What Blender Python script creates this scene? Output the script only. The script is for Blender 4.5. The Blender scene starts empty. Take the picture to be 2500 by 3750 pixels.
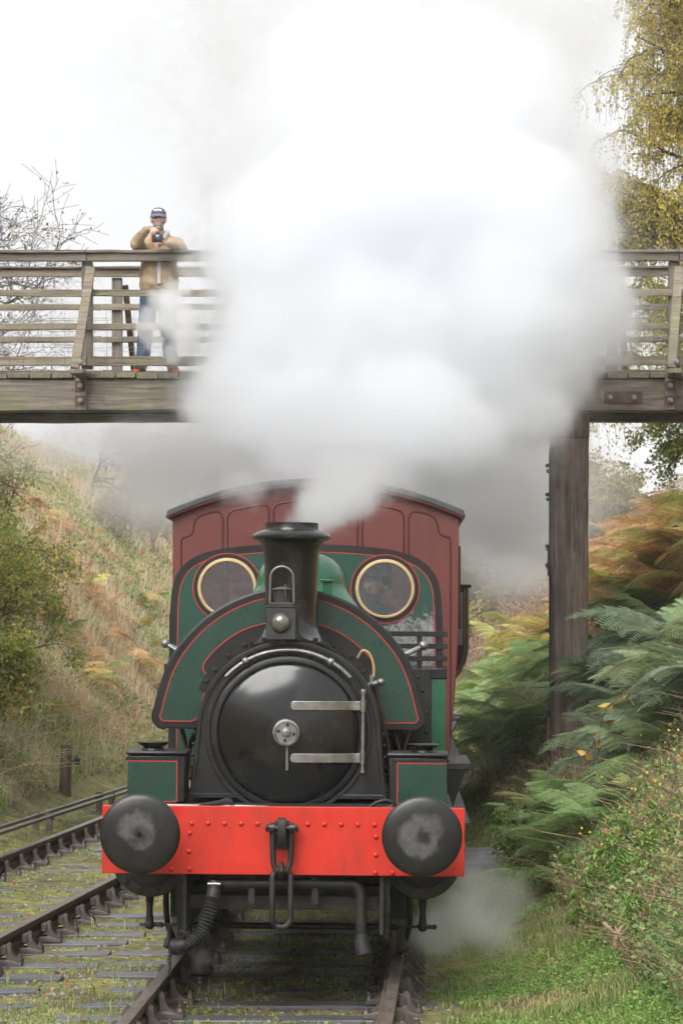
import bpy, bmesh, math, random
import numpy as np
from mathutils import Vector, Matrix, Euler

sc = bpy.context.scene
R = math.radians

# ---------------------------------------------------------------- camera
FPX = 10750.0            # focal length in photograph pixels
EYE = 2.3                # camera height above the rail tops
HOR = 2275.0             # row of the horizon in the photograph
cd = bpy.data.cameras.new('camera')
cam = bpy.data.objects.new('camera', cd)
sc.collection.objects.link(cam)
cd.sensor_fit = 'VERTICAL'
cd.sensor_height = 36.0
cd.lens = 36.0 * FPX / 3750.0
cd.shift_y = (HOR - 1875.0) / 3750.0
cd.clip_start = 0.5
cd.clip_end = 3000
cam.location = (0, 0, EYE)
cam.rotation_euler = (R(90), 0, 0)
cd.dof.use_dof = True
cd.dof.focus_distance = 20.0
cd.dof.aperture_fstop = 9.0
sc.camera = cam

# ---------------------------------------------------------------- overcast sky and sun
SUN_EL, SUN_AZ = R(46), R(205)     # high veiled sun, behind and left of the photographer
w = bpy.data.worlds.new('World')
sc.world = w
w.use_nodes = True
wn, wl = w.node_tree.nodes, w.node_tree.links
bg = wn['Background']
sky = wn.new('ShaderNodeTexSky')
sky.sky_type = 'NISHITA'
sky.sun_disc = False
sky.sun_elevation = SUN_EL
sky.sun_rotation = SUN_AZ
sky.air_density = 1.0
sky.dust_density = 3.0
skm = wn.new('ShaderNodeMixRGB')
skm.blend_type = 'MIX'
wtc = wn.new('ShaderNodeTexCoord')
wmp = wn.new('ShaderNodeMapping')
wmp.inputs['Scale'].default_value = (1, 1, 2.5)
wno = wn.new('ShaderNodeTexNoise')
wno.inputs['Scale'].default_value = 2.6
wno.inputs['Detail'].default_value = 7
wno.inputs['Roughness'].default_value = .55
wrp = wn.new('ShaderNodeValToRGB')
wrp.color_ramp.elements[0].position = .3
wrp.color_ramp.elements[0].color = (14.6, 14.8, 15.1, 1)
wrp.color_ramp.elements[1].position = .65
wrp.color_ramp.elements[1].color = (16.6, 16.6, 16.7, 1)
wl.new(wtc.outputs['Generated'], wmp.inputs[0])
wl.new(wmp.outputs[0], wno.inputs['Vector'])
wl.new(wno.outputs['Fac'], wrp.inputs[0])
skm.inputs[0].default_value = .95          # an almost closed deck of cloud over the blue
wl.new(sky.outputs[0], skm.inputs[1])
wl.new(wrp.outputs[0], skm.inputs[2])
wl.new(skm.outputs[0], bg.inputs[0])
bg.inputs[1].default_value = 0.0200
sd = bpy.data.lights.new('sun', 'SUN')
sd.energy = 1.35
sd.angle = R(45)
sd.color = (1, .985, .965)
sun = bpy.data.objects.new('sun', sd)
sc.collection.objects.link(sun)
sun.location = (-10, -20, 40)
_d = Vector((math.sin(SUN_AZ) * math.cos(SUN_EL), math.cos(SUN_AZ) * math.cos(SUN_EL), math.sin(SUN_EL)))
sun.rotation_euler = _d.to_track_quat('Z', 'Y').to_euler()
sc.view_settings.view_transform = 'Standard'
sc.view_settings.look = 'None'
sc.view_settings.gamma = 1
sc.view_settings.exposure = 1.75
sc.cycles.use_denoising = True
sc.cycles.max_bounces = 18
sc.cycles.diffuse_bounces = 6
sc.cycles.glossy_bounces = 3
sc.cycles.transmission_bounces = 6
sc.cycles.transparent_max_bounces = 8
sc.cycles.use_adaptive_sampling = True
sc.cycles.adaptive_threshold = .05
sc.cycles.volume_bounces = 16
sc.cycles.volume_step_rate = 2.0
sc.cycles.volume_max_steps = 256

# ---------------------------------------------------------------- helpers
COL = sc.collection
rng = np.random.default_rng(7)


def at(px, py, Y):
    """Where a photograph pixel lies in the place, at distance Y."""
    return Vector(((px - 1250) * Y / FPX, Y, EYE - (py - HOR) * Y / FPX))


def tag(o, label=None, cat=None, group=None, kind=None):
    if label: o['label'] = label
    if cat: o['category'] = cat
    if group: o['group'] = group
    if kind: o['kind'] = kind
    return o


def empty(name, loc=(0, 0, 0), rz=0.0):
    o = bpy.data.objects.new(name, None)
    COL.objects.link(o)
    o.location = loc
    o.rotation_euler = (0, 0, rz)
    o.empty_display_size = .2
    return o


def link(name, me, mat=None, parent=None, loc=None, rot=None):
    o = bpy.data.objects.new(name, me)
    COL.objects.link(o)
    if mat is not None and not me.materials:
        me.materials.append(mat)
    if parent is not None: o.parent = parent
    if loc is not None: o.location = loc
    if rot is not None: o.rotation_euler = rot
    return o


def copy_tree(o, parent=None):
    c = o.copy()
    COL.objects.link(c)
    c.parent = parent
    for ch in list(o.children):
        copy_tree(ch, c)
    return c


class MB:
    def __init__(s):
        s.v, s.f, s.m, s.cur = [], [], [], 0

    def add(s, vs, fs):
        b = len(s.v)
        s.v += [tuple(p) for p in vs]
        s.f += [tuple(i + b for i in f) for f in fs]
        s.m += [s.cur] * len(fs)
        return s

    def box(s, lo, hi):
        x0, y0, z0 = lo; x1, y1, z1 = hi
        v = [(x0, y0, z0), (x1, y0, z0), (x1, y1, z0), (x0, y1, z0), (x0, y0, z1), (x1, y0, z1), (x1, y1, z1), (x0, y1, z1)]
        return s.add(v, [(3, 2, 1, 0), (4, 5, 6, 7), (0, 1, 5, 4), (1, 2, 6, 5), (2, 3, 7, 6), (3, 0, 4, 7)])

    def bar(s, p0, p1, wd, th, up=(0, 0, 1)):
        """box from p0 to p1, wd across, th along up"""
        p0, p1 = Vector(p0), Vector(p1)
        d = (p1 - p0).normalized()
        u = Vector(up); u = (u - d * u.dot(d)).normalized()
        a = d.cross(u)
        v = []
        for p in (p0, p1):
            for i, j in ((-1, -1), (1, -1), (1, 1), (-1, 1)):
                v.append(p + a * (i * wd / 2) + u * (j * th / 2))
        return s.add(v, [(0, 1, 2, 3), (7, 6, 5, 4), (1, 0, 4, 5), (2, 1, 5, 6), (3, 2, 6, 7), (0, 3, 7, 4)])

    def cyl(s, p0, p1, r0, r1=None, n=16, caps=True):
        return s.tube([p0, p1], [r0, r0 if r1 is None else r1], n, caps=caps)

    def tube(s, pts, r, n=8, caps=True, closed=False):
        pts = [Vector(p) for p in pts]
        k = len(pts)
        rs = [r] * k if isinstance(r, (int, float)) else list(r)
        tang = []
        for i in range(k):
            if closed: t = pts[(i + 1) % k] - pts[i - 1]
            else: t = pts[min(i + 1, k - 1)] - pts[max(i - 1, 0)]
            if t.length < 1e-9: t = Vector((0, 0, 1))
            tang.append(t.normalized())
        u = tang[0].orthogonal().normalized()
        vs = []
        for i in range(k):
            u = (u - tang[i] * u.dot(tang[i]))
            u = u.normalized() if u.length > 1e-6 else tang[i].orthogonal().normalized()
            b = tang[i].cross(u)
            for j in range(n):
                a = 2 * math.pi * j / n
                vs.append(pts[i] + (u * math.cos(a) + b * math.sin(a)) * rs[i])
        fs = []
        for i in range(k if closed else k - 1):
            q = (i + 1) % k
            for j in range(n):
                fs.append((i * n + j, i * n + (j + 1) % n, q * n + (j + 1) % n, q * n + j))
        if caps and not closed:
            fs.append(tuple(range(n - 1, -1, -1)))
            fs.append(tuple((k - 1) * n + j for j in range(n)))
        return s.add(vs, fs)

    def lathe(s, prof, o=(0, 0, 0), ax='z', n=32, cap=False):
        """prof: (radius, height) pairs; ax 'z' up or 'y' (height grows towards -y)"""
        vs, fs, k = [], [], len(prof)
        for (r, h) in prof:
            for j in range(n):
                a = 2 * math.pi * j / n
                c, q = r * math.cos(a), r * math.sin(a)
                if ax == 'z': vs.append((o[0] + c, o[1] + q, o[2] + h))
                elif ax == 'y': vs.append((o[0] + c, o[1] - h, o[2] + q))
                else: vs.append((o[0] + h, o[1] + c, o[2] + q))
        for i in range(k - 1):
            for j in range(n):
                fs.append((i * n + j, i * n + (j + 1) % n, (i + 1) * n + (j + 1) % n, (i + 1) * n + j))
        if cap:
            fs.append(tuple(range(n - 1, -1, -1)))
            fs.append(tuple((k - 1) * n + j for j in range(n)))
        return s.add(vs, fs)

    def prism(s, poly, y0, y1):
        """2D polygon (x, z) pulled from y0 to y1"""
        n = len(poly)
        vs = [(p[0], y0, p[1]) for p in poly] + [(p[0], y1, p[1]) for p in poly]
        fs = [tuple(range(n)), tuple(range(2 * n - 1, n - 1, -1))]
        for i in range(n):
            j = (i + 1) % n
            fs.append((j, i, n + i, n + j))
        return s.add(vs, fs)

    def ring(s, outer, inner, y0, y1):
        """flat frame between two closed outlines of equal point count"""
        n = len(outer)
        vs = []
        for y in (y0, y1):
            vs += [(p[0], y, p[1]) for p in outer] + [(p[0], y, p[1]) for p in inner]
        fs = []
        for i in range(n):
            j = (i + 1) % n
            fs.append((i, j, n + j, n + i))
            fs.append((2 * n + j, 2 * n + i, 3 * n + i, 3 * n + j))
            fs.append((j, i, 2 * n + i, 2 * n + j))
            fs.append((n + i, n + j, 3 * n + j, 3 * n + i))
        return s.add(vs, fs)

    def strip(s, pts, wd, y, th=.002, closed=True):
        """thin raised line along (x, z) points on a plate at y"""
        a, b = offset(pts, wd / 2, closed), offset(pts, -wd / 2, closed)
        if closed: return s.ring(a, b, y - th, y + .001)
        n = len(pts)
        vs = [(p[0], y - th, p[1]) for p in a] + [(p[0], y - th, p[1]) for p in b] + [(p[0], y, p[1]) for p in a] + [(p[0], y, p[1]) for p in b]
        fs = []
        for i in range(n - 1):
            fs += [(i, i + 1, n + i + 1, n + i), (i + 1, i, 2 * n + i, 2 * n + i + 1), (n + i, n + i + 1, 3 * n + i + 1, 3 * n + i)]
        return s.add(vs, fs)

    def sph(s, c, r, nu=16, nv=10):
        if isinstance(r, (int, float)): r = (r, r, r)
        vs = [(c[0], c[1], c[2] + r[2])]
        for i in range(1, nv):
            t = math.pi * i / nv
            for j in range(nu):
                a = 2 * math.pi * j / nu
                vs.append((c[0] + r[0] * math.sin(t) * math.cos(a), c[1] + r[1] * math.sin(t) * math.sin(a), c[2] + r[2] * math.cos(t)))
        vs.append((c[0], c[1], c[2] - r[2]))
        fs = [(0, 1 + j, 1 + (j + 1) % nu) for j in range(nu)]
        for i in range(nv - 2):
            for j in range(nu):
                a, b = 1 + i * nu + j, 1 + i * nu + (j + 1) % nu
                fs.append((a, a + nu, b + nu, b))
        e = len(vs) - 1
        fs += [(e, 1 + (nv - 2) * nu + (j + 1) % nu, 1 + (nv - 2) * nu + j) for j in range(nu)]
        return s.add(vs, fs)

    def mesh(s, name, mats=None, ang=38, fix=True):
        me = bpy.data.meshes.new(name)
        me.from_pydata(s.v, [], s.f)
        if mats:
            for m in (mats if isinstance(mats, (list, tuple)) else [mats]): me.materials.append(m)
            if isinstance(mats, (list, tuple)) and len(mats) > 1: me.polygons.foreach_set('material_index', s.m)
        if fix:
            b = bmesh.new(); b.from_mesh(me)
            bmesh.ops.recalc_face_normals(b, faces=b.faces)
            b.to_mesh(me); b.free()
        me.polygons.foreach_set('use_smooth', [True] * len(me.polygons))
        me.set_sharp_from_angle(angle=R(ang))
        me.update()
        return me

    def build(s, name, mats, parent=None, loc=None, rot=None, bevel=0, ang=38):
        o = link(name, s.mesh(name, mats, ang), None, parent, loc, rot)
        if bevel:
            b = o.modifiers.new('bevel', 'BEVEL')
            b.width = bevel; b.segments = 2; b.limit_method = 'ANGLE'; b.angle_limit = R(40)
        return o


def offset(pts, d, closed=True):
    """shift a 2D line sideways by d (positive = to the left of its direction)"""
    n, out = len(pts), []
    for i in range(n):
        if closed: a, b = pts[i - 1], pts[(i + 1) % n]
        else: a, b = pts[max(i - 1, 0)], pts[min(i + 1, n - 1)]
        p = pts[i]
        def nrm(u, v):
            dx, dz = v[0] - u[0], v[1] - u[1]
            l = math.hypot(dx, dz) or 1
            return (-dz / l, dx / l)
        n1 = nrm(a, p) if a != p else nrm(p, b)
        n2 = nrm(p, b) if b != p else n1
        mx, mz = n1[0] + n2[0], n1[1] + n2[1]
        l = math.hypot(mx, mz) or 1
        mx, mz = mx / l, mz / l
        k = 1 / max(.5, mx * n1[0] + mz * n1[1])
        out.append((p[0] + mx * d * k, p[1] + mz * d * k))
    return out


def arc(cx, cz, r, a0, a1, n=16):
    return [(cx + r * math.cos(R(a0 + (a1 - a0) * i / n)), cz + r * math.sin(R(a0 + (a1 - a0) * i / n))) for i in range(n + 1)]


def rrect(x0, x1, z0, z1, r, n=5):
    """rounded rectangle, counter-clockwise"""
    return arc(x1 - r, z1 - r, r, 0, 90, n) + arc(x0 + r, z1 - r, r, 90, 180, n) + arc(x0 + r, z0 + r, r, 180, 270, n) + arc(x1 - r, z0 + r, r, 270, 360, n)


def smooth_line(pts, n=6):
    """Catmull-Rom through points of any dimension"""
    P = [np.array(p, float) for p in pts]
    out = []
    for i in range(len(P) - 1):
        p0, p1, p2, p3 = P[max(i - 1, 0)], P[i], P[i + 1], P[min(i + 2, len(P) - 1)]
        for k in range(n):
            t = k / n
            out.append(tuple(.5 * ((2 * p1) + (-p0 + p2) * t + (2 * p0 - 5 * p1 + 4 * p2 - p3) * t * t + (-p0 + 3 * p1 - 3 * p2 + p3) * t ** 3)))
    out.append(tuple(P[-1]))
    return out


def np_mesh(name, V, quads=None, tris=None, attrs=None, mat=None, smooth=False):
    me = bpy.data.meshes.new(name)
    V = np.asarray(V, np.float32).reshape(-1, 3)
    me.vertices.add(len(V)); me.vertices.foreach_set('co', V.ravel())
    q = np.zeros((0, 4), np.int32) if quads is None else np.asarray(quads, np.int32)
    t = np.zeros((0, 3), np.int32) if tris is None else np.asarray(tris, np.int32)
    me.loops.add(q.size + t.size)
    me.loops.foreach_set('vertex_index', np.concatenate([q.ravel(), t.ravel()]))
    me.polygons.add(len(q) + len(t))
    me.polygons.foreach_set('loop_start', np.concatenate([np.arange(len(q)) * 4, q.size + np.arange(len(t)) * 3]).astype(np.int32))
    me.update(calc_edges=True)
    for k, a in (attrs or {}).items():
        me.attributes.new(k, 'FLOAT', 'POINT').data.foreach_set('value', np.asarray(a, np.float32).ravel())
    if smooth: me.polygons.foreach_set('use_smooth', np.ones(len(me.polygons), bool))
    if mat is not None: me.materials.append(mat)
    return me


def unit(a):
    return a / np.maximum(np.linalg.norm(a, axis=-1, keepdims=True), 1e-9)


def fbm(x, y, seed=0.0, f=1.0, o=4):
    s = np.zeros(np.broadcast(x, y).shape)
    a = 1.0
    for i in range(o):
        k = seed * 3.1 + i * 1.7
        s += a * (np.sin(x * f * 1.31 + 1.9 * np.sin(y * f * .83 + k) + k) * np.cos(y * f * 1.17 + 1.7 * np.sin(x * f * .71 + k * 2) + k * 1.3))
        a *= .5; f *= 2.03
    return s


# ---------------------------------------------------------------- materials
def ramp(nt, stops, inp):
    r = nt.nodes.new('ShaderNodeValToRGB')
    e = r.color_ramp.elements
    while len(e) < len(stops): e.new(.5)
    for i, (p, c) in enumerate(stops):
        e[i].position = p; e[i].color = (c[0], c[1], c[2], 1)
    nt.links.new(inp, r.inputs[0])
    return r.outputs[0]


def noise(nt, vec, scale, detail=5, rough=.6, dist=0):
    n = nt.nodes.new('ShaderNodeTexNoise')
    n.inputs['Scale'].default_value = scale; n.inputs['Detail'].default_value = detail
    n.inputs['Roughness'].default_value = rough; n.inputs['Distortion'].default_value = dist
    if vec is not None: nt.links.new(vec, n.inputs['Vector'])
    return n.outputs['Fac']


def mixc(nt, f, a, b, mode='MIX'):
    m = nt.nodes.new('ShaderNodeMixRGB'); m.blend_type = mode
    for i, v in enumerate((f, a, b)):
        if isinstance(v, (int, float)): m.inputs[i].default_value = v
        elif isinstance(v, tuple): m.inputs[i].default_value = (v[0], v[1], v[2], 1)
        else: nt.links.new(v, m.inputs[i])
    return m.outputs[0]


def fmath(nt, op, a, b=None, clamp=False):
    m = nt.nodes.new('ShaderNodeMath'); m.operation = op; m.use_clamp = clamp
    for i, v in enumerate((a, b)):
        if v is None: continue
        if isinstance(v, (int, float)): m.inputs[i].default_value = v
        else: nt.links.new(v, m.inputs[i])
    return m.outputs[0]


def maprange(nt, v, a, b, c=0.0, d=1.0):
    m = nt.nodes.new('ShaderNodeMapRange'); m.clamp = True
    nt.links.new(v, m.inputs[0])
    for i, x in enumerate((a, b, c, d)): m.inputs[i + 1].default_value = x
    return m.outputs[0]


def new_mat(name):
    m = bpy.data.materials.new(name); m.use_nodes = True
    nt = m.node_tree
    return m, nt, nt.nodes['Principled BSDF']


def coords(nt, scale=(1, 1, 1), world=False, objrand=False):
    if world:
        src = nt.nodes.new('ShaderNodeNewGeometry').outputs['Position']
    else:
        src = nt.nodes.new('ShaderNodeTexCoord').outputs['Object']
    mp = nt.nodes.new('ShaderNodeMapping'); mp.inputs['Scale'].default_value = scale
    nt.links.new(src, mp.inputs[0])
    if objrand:
        oi = nt.nodes.new('ShaderNodeObjectInfo')
        cb = nt.nodes.new('ShaderNodeCombineXYZ')
        for i in range(3): nt.links.new(fmath(nt, 'MULTIPLY', oi.outputs['Random'], 37.0 + 11 * i), cb.inputs[i])
        nt.links.new(cb.outputs[0], mp.inputs['Location'])
    return mp.outputs[0]


def bump(nt, b, h, strength, dist):
    n = nt.nodes.new('ShaderNodeBump'); n.inputs['Strength'].default_value = strength; n.inputs['Distance'].default_value = dist
    nt.links.new(h, n.inputs['Height']); nt.links.new(n.outputs[0], b.inputs['Normal'])


def mat(name, c1, c2=None, scale=6, rough=.5, rough2=None, metal=0.0, bmp=0.0, bscale=40, bdist=.004, stretch=(1, 1, 1), spec=.5, coat=0.0, detail=6, world=False, lo=.35, hi=.65):
    m, nt, b = new_mat(name)
    v = coords(nt, stretch, world)
    b.inputs['Roughness'].default_value = rough; b.inputs['Metallic'].default_value = metal
    b.inputs['Specular IOR Level'].default_value = spec
    b.inputs['Coat Weight'].default_value = coat; b.inputs['Coat Roughness'].default_value = .12
    if c2 is None: b.inputs['Base Color'].default_value = (*c1, 1)
    else:
        f = noise(nt, v, scale, detail)
        nt.links.new(ramp(nt, [(lo, c1), (hi, c2)], f), b.inputs['Base Color'])
    if rough2 is not None:
        f2 = noise(nt, v, scale * 1.7, 5)
        nt.links.new(maprange(nt, f2, .35, .68, rough, rough2), b.inputs['Roughness'])
    if bmp: bump(nt, b, noise(nt, v, bscale, 4), bmp, bdist)
    return m


def wood(name, c_dark, c_mid, c_light, axis=0, moss=.0, rust=False, wet=.65):
    """weathered timber: grain runs along one local axis; green algae in patches"""
    m, nt, b = new_mat(name)
    s = [14, 14, 14]; s[axis] = .9
    v = coords(nt, tuple(s), objrand=True)
    g = noise(nt, v, 1.6, 8, .65, .4)
    base = ramp(nt, [(.3, c_dark), (.5, c_mid), (.72, c_light)], g)
    v2 = coords(nt, (1, 1, 1), objrand=True)
    blot = noise(nt, v2, 2.2, 6, .6)
    base = mixc(nt, maprange(nt, blot, .4, .75, 0, .75), base, c_dark)
    s3 = [60, 60, 60]; s3[axis] = 1.6
    v3 = coords(nt, tuple(s3), objrand=True)
    fine = noise(nt, v3, 1.0, 6, .7)
    crack = maprange(nt, fine, .36, .42, 0, 1)
    base = mixc(nt, crack, tuple(x * .25 for x in c_dark), base)
    if moss:
        mo = noise(nt, v2, 1.4, 7, .65)
        base = mixc(nt, maprange(nt, mo, .62 - moss * .18, .74 - moss * .1, 0, .75), base, (.13, .15, .04))
    if rust:
        ru = noise(nt, coords(nt, (5, 5, .7)), 1.3, 5)
        base = mixc(nt, maprange(nt, ru, .57, .7, 0, .75), base, (.20, .075, .02))
    nt.links.new(base, b.inputs['Base Color'])
    b.inputs['Roughness'].default_value = wet
    bump(nt, b, mixc(nt, .6, g, fine), .55, .012)
    return m


def leafmat(name, stops, trans=.35, rough=.55, obcol=False, var=.35, spec=.4):
    """foliage: colour picked along a ramp by each leaf's own value"""
    m = bpy.data.materials.new(name); m.use_nodes = True
    nt = m.node_tree; nt.nodes.clear()
    o = nt.nodes.new('ShaderNodeOutputMaterial')
    a = nt.nodes.new('ShaderNodeAttribute'); a.attribute_name = 'rnd'
    if obcol:
        oi = nt.nodes.new('ShaderNodeObjectInfo')
        h = nt.nodes.new('ShaderNodeHueSaturation')
        nt.links.new(oi.outputs['Color'], h.inputs['Color'])
        nt.links.new(maprange(nt, a.outputs['Fac'], 0, 1, .47, .53), h.inputs['Hue'])
        nt.links.new(maprange(nt, a.outputs['Fac'], 0, 1, 1 - var, 1 + var), h.inputs['Value'])
        col = h.outputs[0]
    else:
        col = ramp(nt, stops, a.outputs['Fac'])
    d = nt.nodes.new('ShaderNodeBsdfPrincipled'); d.inputs['Roughness'].default_value = rough
    d.inputs['Specular IOR Level'].default_value = spec
    t = nt.nodes.new('ShaderNodeBsdfTranslucent')
    nt.links.new(col, d.inputs['Base Color']); nt.links.new(col, t.inputs['Color'])
    mx = nt.nodes.new('ShaderNodeMixShader'); mx.inputs[0].default_value = trans
    nt.links.new(d.outputs[0], mx.inputs[1]); nt.links.new(t.outputs[0], mx.inputs[2])
    nt.links.new(mx.outputs[0], o.inputs['Surface'])
    return m


BLACK = mat('black_paint', (.006, .006, .0065), (.014, .0135, .0135), 5, .30, .46, bmp=.05, bscale=25)
BLACKG = mat('gloss_black', (.004, .004, .0042), (.007, .007, .007), 4, .16, .26, coat=.3)
BLACKM = mat('sooty_black', (.007, .007, .007), (.022, .0205, .02), 9, .5, .75, bmp=.25, bscale=30)
FRAMEB = mat('oily_iron', (.008, .008, .008), (.026, .022, .019), 12, .4, .75, bmp=.3, bscale=40)
GREEN = mat('green_paint', (.0085, .041, .027), (.013, .050, .034), 5, .24, .40, coat=.25, bmp=.12, bscale=2.2, bdist=.012)
GREENB = mat('fresh_green_paint', (.012, .095, .045), (.016, .11, .052), 3, .25, .35, coat=.25)
REDL = mat('red_lining', (.36, .036, .026), None, rough=.4)
RED = mat('buffer_beam_red', (.60, .024, .009), (.42, .022, .010), 3.1, .34, .6, coat=.08, lo=.42, hi=.85, bmp=.04, bscale=30)
STEEL = mat('bright_steel', (.42, .41, .40), (.28, .275, .27), 14, .30, .46, metal=1.0)
STEELD = mat('dull_steel', (.20, .20, .20), (.32, .31, .30), 20, .42, .6, metal=.9)
BRASS = mat('brass', (.62, .46, .25), (.52, .37, .19), 9, .42, .55, metal=.25)
IRON = mat('weathered_iron', (.07, .055, .05), (.13, .09, .07), 10, .6, .8, bmp=.3, bscale=60)
RUST = mat('rusty_plate', (.075, .042, .034), (.115, .060, .044), 9, .7, .85, bmp=.35, bscale=60)
COACHR = mat('coach_red', (.150, .034, .027), (.118, .028, .023), 2.2, .38, .5, coat=.12, bmp=.03, bscale=15)
COACHL = mat('coach_red_moulding', (.075, .016, .013), None, rough=.42)
ROOFG = mat('roof_canvas', (.075, .08, .085), (.045, .048, .052), 6, .6, .8, bmp=.3, bscale=40)


def weather(m, grime, amount=.5, chips=None, streak=(5, 5, .8), lo=.5, hi=.72, cscale=70, cthr=.70):
    """soft vertical grime and a few flecks over a paint"""
    nt = m.node_tree; b = nt.nodes['Principled BSDF']
    src = b.inputs['Base Color'].links[0].from_socket
    g = noise(nt, coords(nt, streak), 2.2, 7, .65)
    fac = maprange(nt, g, lo, hi, 0, amount)
    col = mixc(nt, fac, src, grime)
    if chips:
        c = noise(nt, coords(nt), cscale, 3, .6)
        col = mixc(nt, maprange(nt, c, cthr, cthr + .03, 0, .8), col, chips)
    nt.links.new(col, b.inputs['Base Color'])
    r0 = b.inputs['Roughness'].links[0].from_socket
    nt.links.new(fmath(nt, 'ADD', r0, fmath(nt, 'MULTIPLY', fac, .35)), b.inputs['Roughness'])


weather(RED, (.16, .014, .008), .42, (.30, .12, .09), (4, 4, .9), .47, .78, 55, .735)
weather(GREEN, (.012, .022, .018), .6, (.10, .12, .11), (6, 6, .9), .5, .78, 60, .745)
weather(BLACKG, (.03, .026, .023), .5, None, (3, 3, 3), .5, .8)
weather(COACHR, (.05, .018, .016), .5, (.20, .09, .07), (3, 3, .5), .48, .78, 50, .745)
# ================================================================ ground
def toe_left(y):
    return np.interp(y, [-50, 36, 60, 110, 300], [-4.4, -4.3, -2.3, .6, 6])


def toe_right(y):
    return np.interp(y, [-50, 17, 24, 34, 60, 120, 300], [1.95, 1.9, 1.75, 1.85, 2.0, 4.2, 13])


def soft(d, k=.35):
    return np.log1p(np.exp(np.clip(d / k, -30, 30))) * k


def bank(x, y):
    dl = soft(toe_left(y) - x); dr = soft(x - toe_right(y))
    return 11.0 * (1 - np.exp(-1.5 * dl / 11.0)) + 8.0 * (1 - np.exp(-1.42 * dr / 8.0))


def gz(x, y):
    x, y = np.asarray(x, float), np.asarray(y, float)
    b = bank(x, y)
    n = fbm(x, y, 1.3, 1.1, 4)
    return -.215 + b + n * (.015 + .05 * np.clip(b, 0, 2)) + .014 * fbm(x, y, 4.2, 3.5, 3)


gx = np.concatenate([np.linspace(-90, -12, 14)[:-1], np.linspace(-12, -5, 22)[:-1], np.linspace(-5, 4.6, 120)[:-1], np.linspace(4.6, 12, 24)[:-1], np.linspace(12, 90, 14)])
gy = np.concatenate([np.linspace(-30, 12, 18)[:-1], np.linspace(12, 40, 230)[:-1], np.linspace(40, 90, 130)[:-1], np.linspace(90, 420, 50)])
GX, GY = np.meshgrid(gx, gy)
GZ = gz(GX, GY)
ni, nj = GX.shape
idx = np.arange(ni * nj).reshape(ni, nj)
gq = np.stack([idx[:-1, :-1], idx[:-1, 1:], idx[1:, 1:], idx[1:, :-1]], -1).reshape(-1, 4)
gm, gnt, gb = new_mat('ground')
gv = coords(gnt, (1, 1, 1), world=True)
n1 = noise(gnt, gv, 1.3, 8, .65)
n2 = noise(gnt, gv, 9, 8, .7)
n3 = noise(gnt, gv, 42, 4, .7)
flat = ramp(gnt, [(.30, (.035, .030, .024)), (.42, (.11, .075, .042)), (.50, (.17, .17, .045)), (.62, (.36, .36, .085)), (.78, (.15, .125, .06))], mixc(gnt, .55, n1, n2))
flat = mixc(gnt, maprange(gnt, n3, .55, .68, 0, .4), flat, (.13, .115, .10))
slope = ramp(gnt, [(.3, (.09, .065, .04)), (.5, (.27, .205, .125)), (.66, (.38, .31, .20)), (.8, (.17, .17, .07))], mixc(gnt, .5, n1, n2))
ba = gnt.nodes.new('ShaderNodeAttribute'); ba.attribute_name = 'bank'
gnt.links.new(mixc(gnt, maprange(gnt, ba.outputs['Fac'], .1, .5), flat, slope), gb.inputs['Base Color'])
gb.inputs['Roughness'].default_value = .85
bump(gnt, gb, mixc(gnt, .5, n2, n3), .9, .05)
ground = link('ground', np_mesh('ground', np.stack([GX, GY, GZ], -1), gq, None, {'bank': bank(GX, GY)}, gm, True))
tag(ground, kind='structure')


# ================================================================ tracks
def main_line(y):
    """centre of the locomotive's track"""
    y = np.asarray(y, float)
    a = -.50 + .0378 * (y - 16.76) - .00114 * (y - 16.76) * (y - 20.2)
    b = (-.50 + .0378 * (26 - 16.76) - .00114 * (26 - 16.76) * (26 - 20.2)) + .021 * (y - 26)
    return np.where(y < 26, a, b)


def side_line(y):
    """centre of the diverging track on the left"""
    return -3.255 + .0917 * (np.asarray(y, float) - 21.4)


RAILTOP = mat('polished_rail_head', (.30, .29, .29), (.20, .19, .185), 18, .25, .4, metal=.9)
RAILTOPD = mat('worn_rail_head', (.15, .115, .09), (.24, .21, .185), 6, .38, .55, metal=.6, stretch=(3, .6, 3))
RAILSIDE = mat('brown_rail_web', (.055, .036, .026), (.10, .066, .045), 9, .6, .8, bmp=.3, bscale=50)
CHAIRM = mat('cast_chair', (.085, .070, .062), (.145, .115, .10), 14, .5, .7, bmp=.25, bscale=50, metal=.15)
SLEEP = wood('sleeper_wood', (.055, .055, .060), (.115, .115, .125), (.20, .20, .215), 0, moss=.0, wet=.38)
BOLTM = mat('chair_bolt', (.10, .085, .078), (.06, .05, .045), 20, .45, metal=.3)

prof = [(-.035, 0), (.035, 0), (.037, -.006), (.037, -.038), (.011, -.055), (.010, -.098), (.034, -.112), (.034, -.145), (-.034, -.145), (-.034, -.112), (-.010, -.098), (-.011, -.055), (-.037, -.038), (-.037, -.006)]


def rail(line, off, y0, y1, label, topm, group):
    ys = np.linspace(y0, y1, int((y1 - y0) / .8))
    xs = line(ys) + off
    mb = MB(); n = len(prof)
    vs, fs = [], []
    for x, y in zip(xs, ys):
        for (u, z) in prof: vs.append((x + u, y, z))
    for i in range(len(ys) - 1):
        for j in range(n):
            k = (j + 1) % n
            mb.cur = 1 if j in (0, 1, n - 1) else 0
            mb.add([vs[i * n + j], vs[i * n + k], vs[(i + 1) * n + k], vs[(i + 1) * n + j]], [(0, 1, 2, 3)])
    me = mb.mesh('running_rail', [RAILSIDE, topm])
    b = bmesh.new(); b.from_mesh(me); bmesh.ops.remove_doubles(b, verts=b.verts, dist=1e-5); bmesh.ops.recalc_face_normals(b, faces=b.faces); b.to_mesh(me); b.free()
    me.set_sharp_from_angle(angle=R(30))
    return tag(link('running_rail', me), label, 'rail', group)


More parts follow.
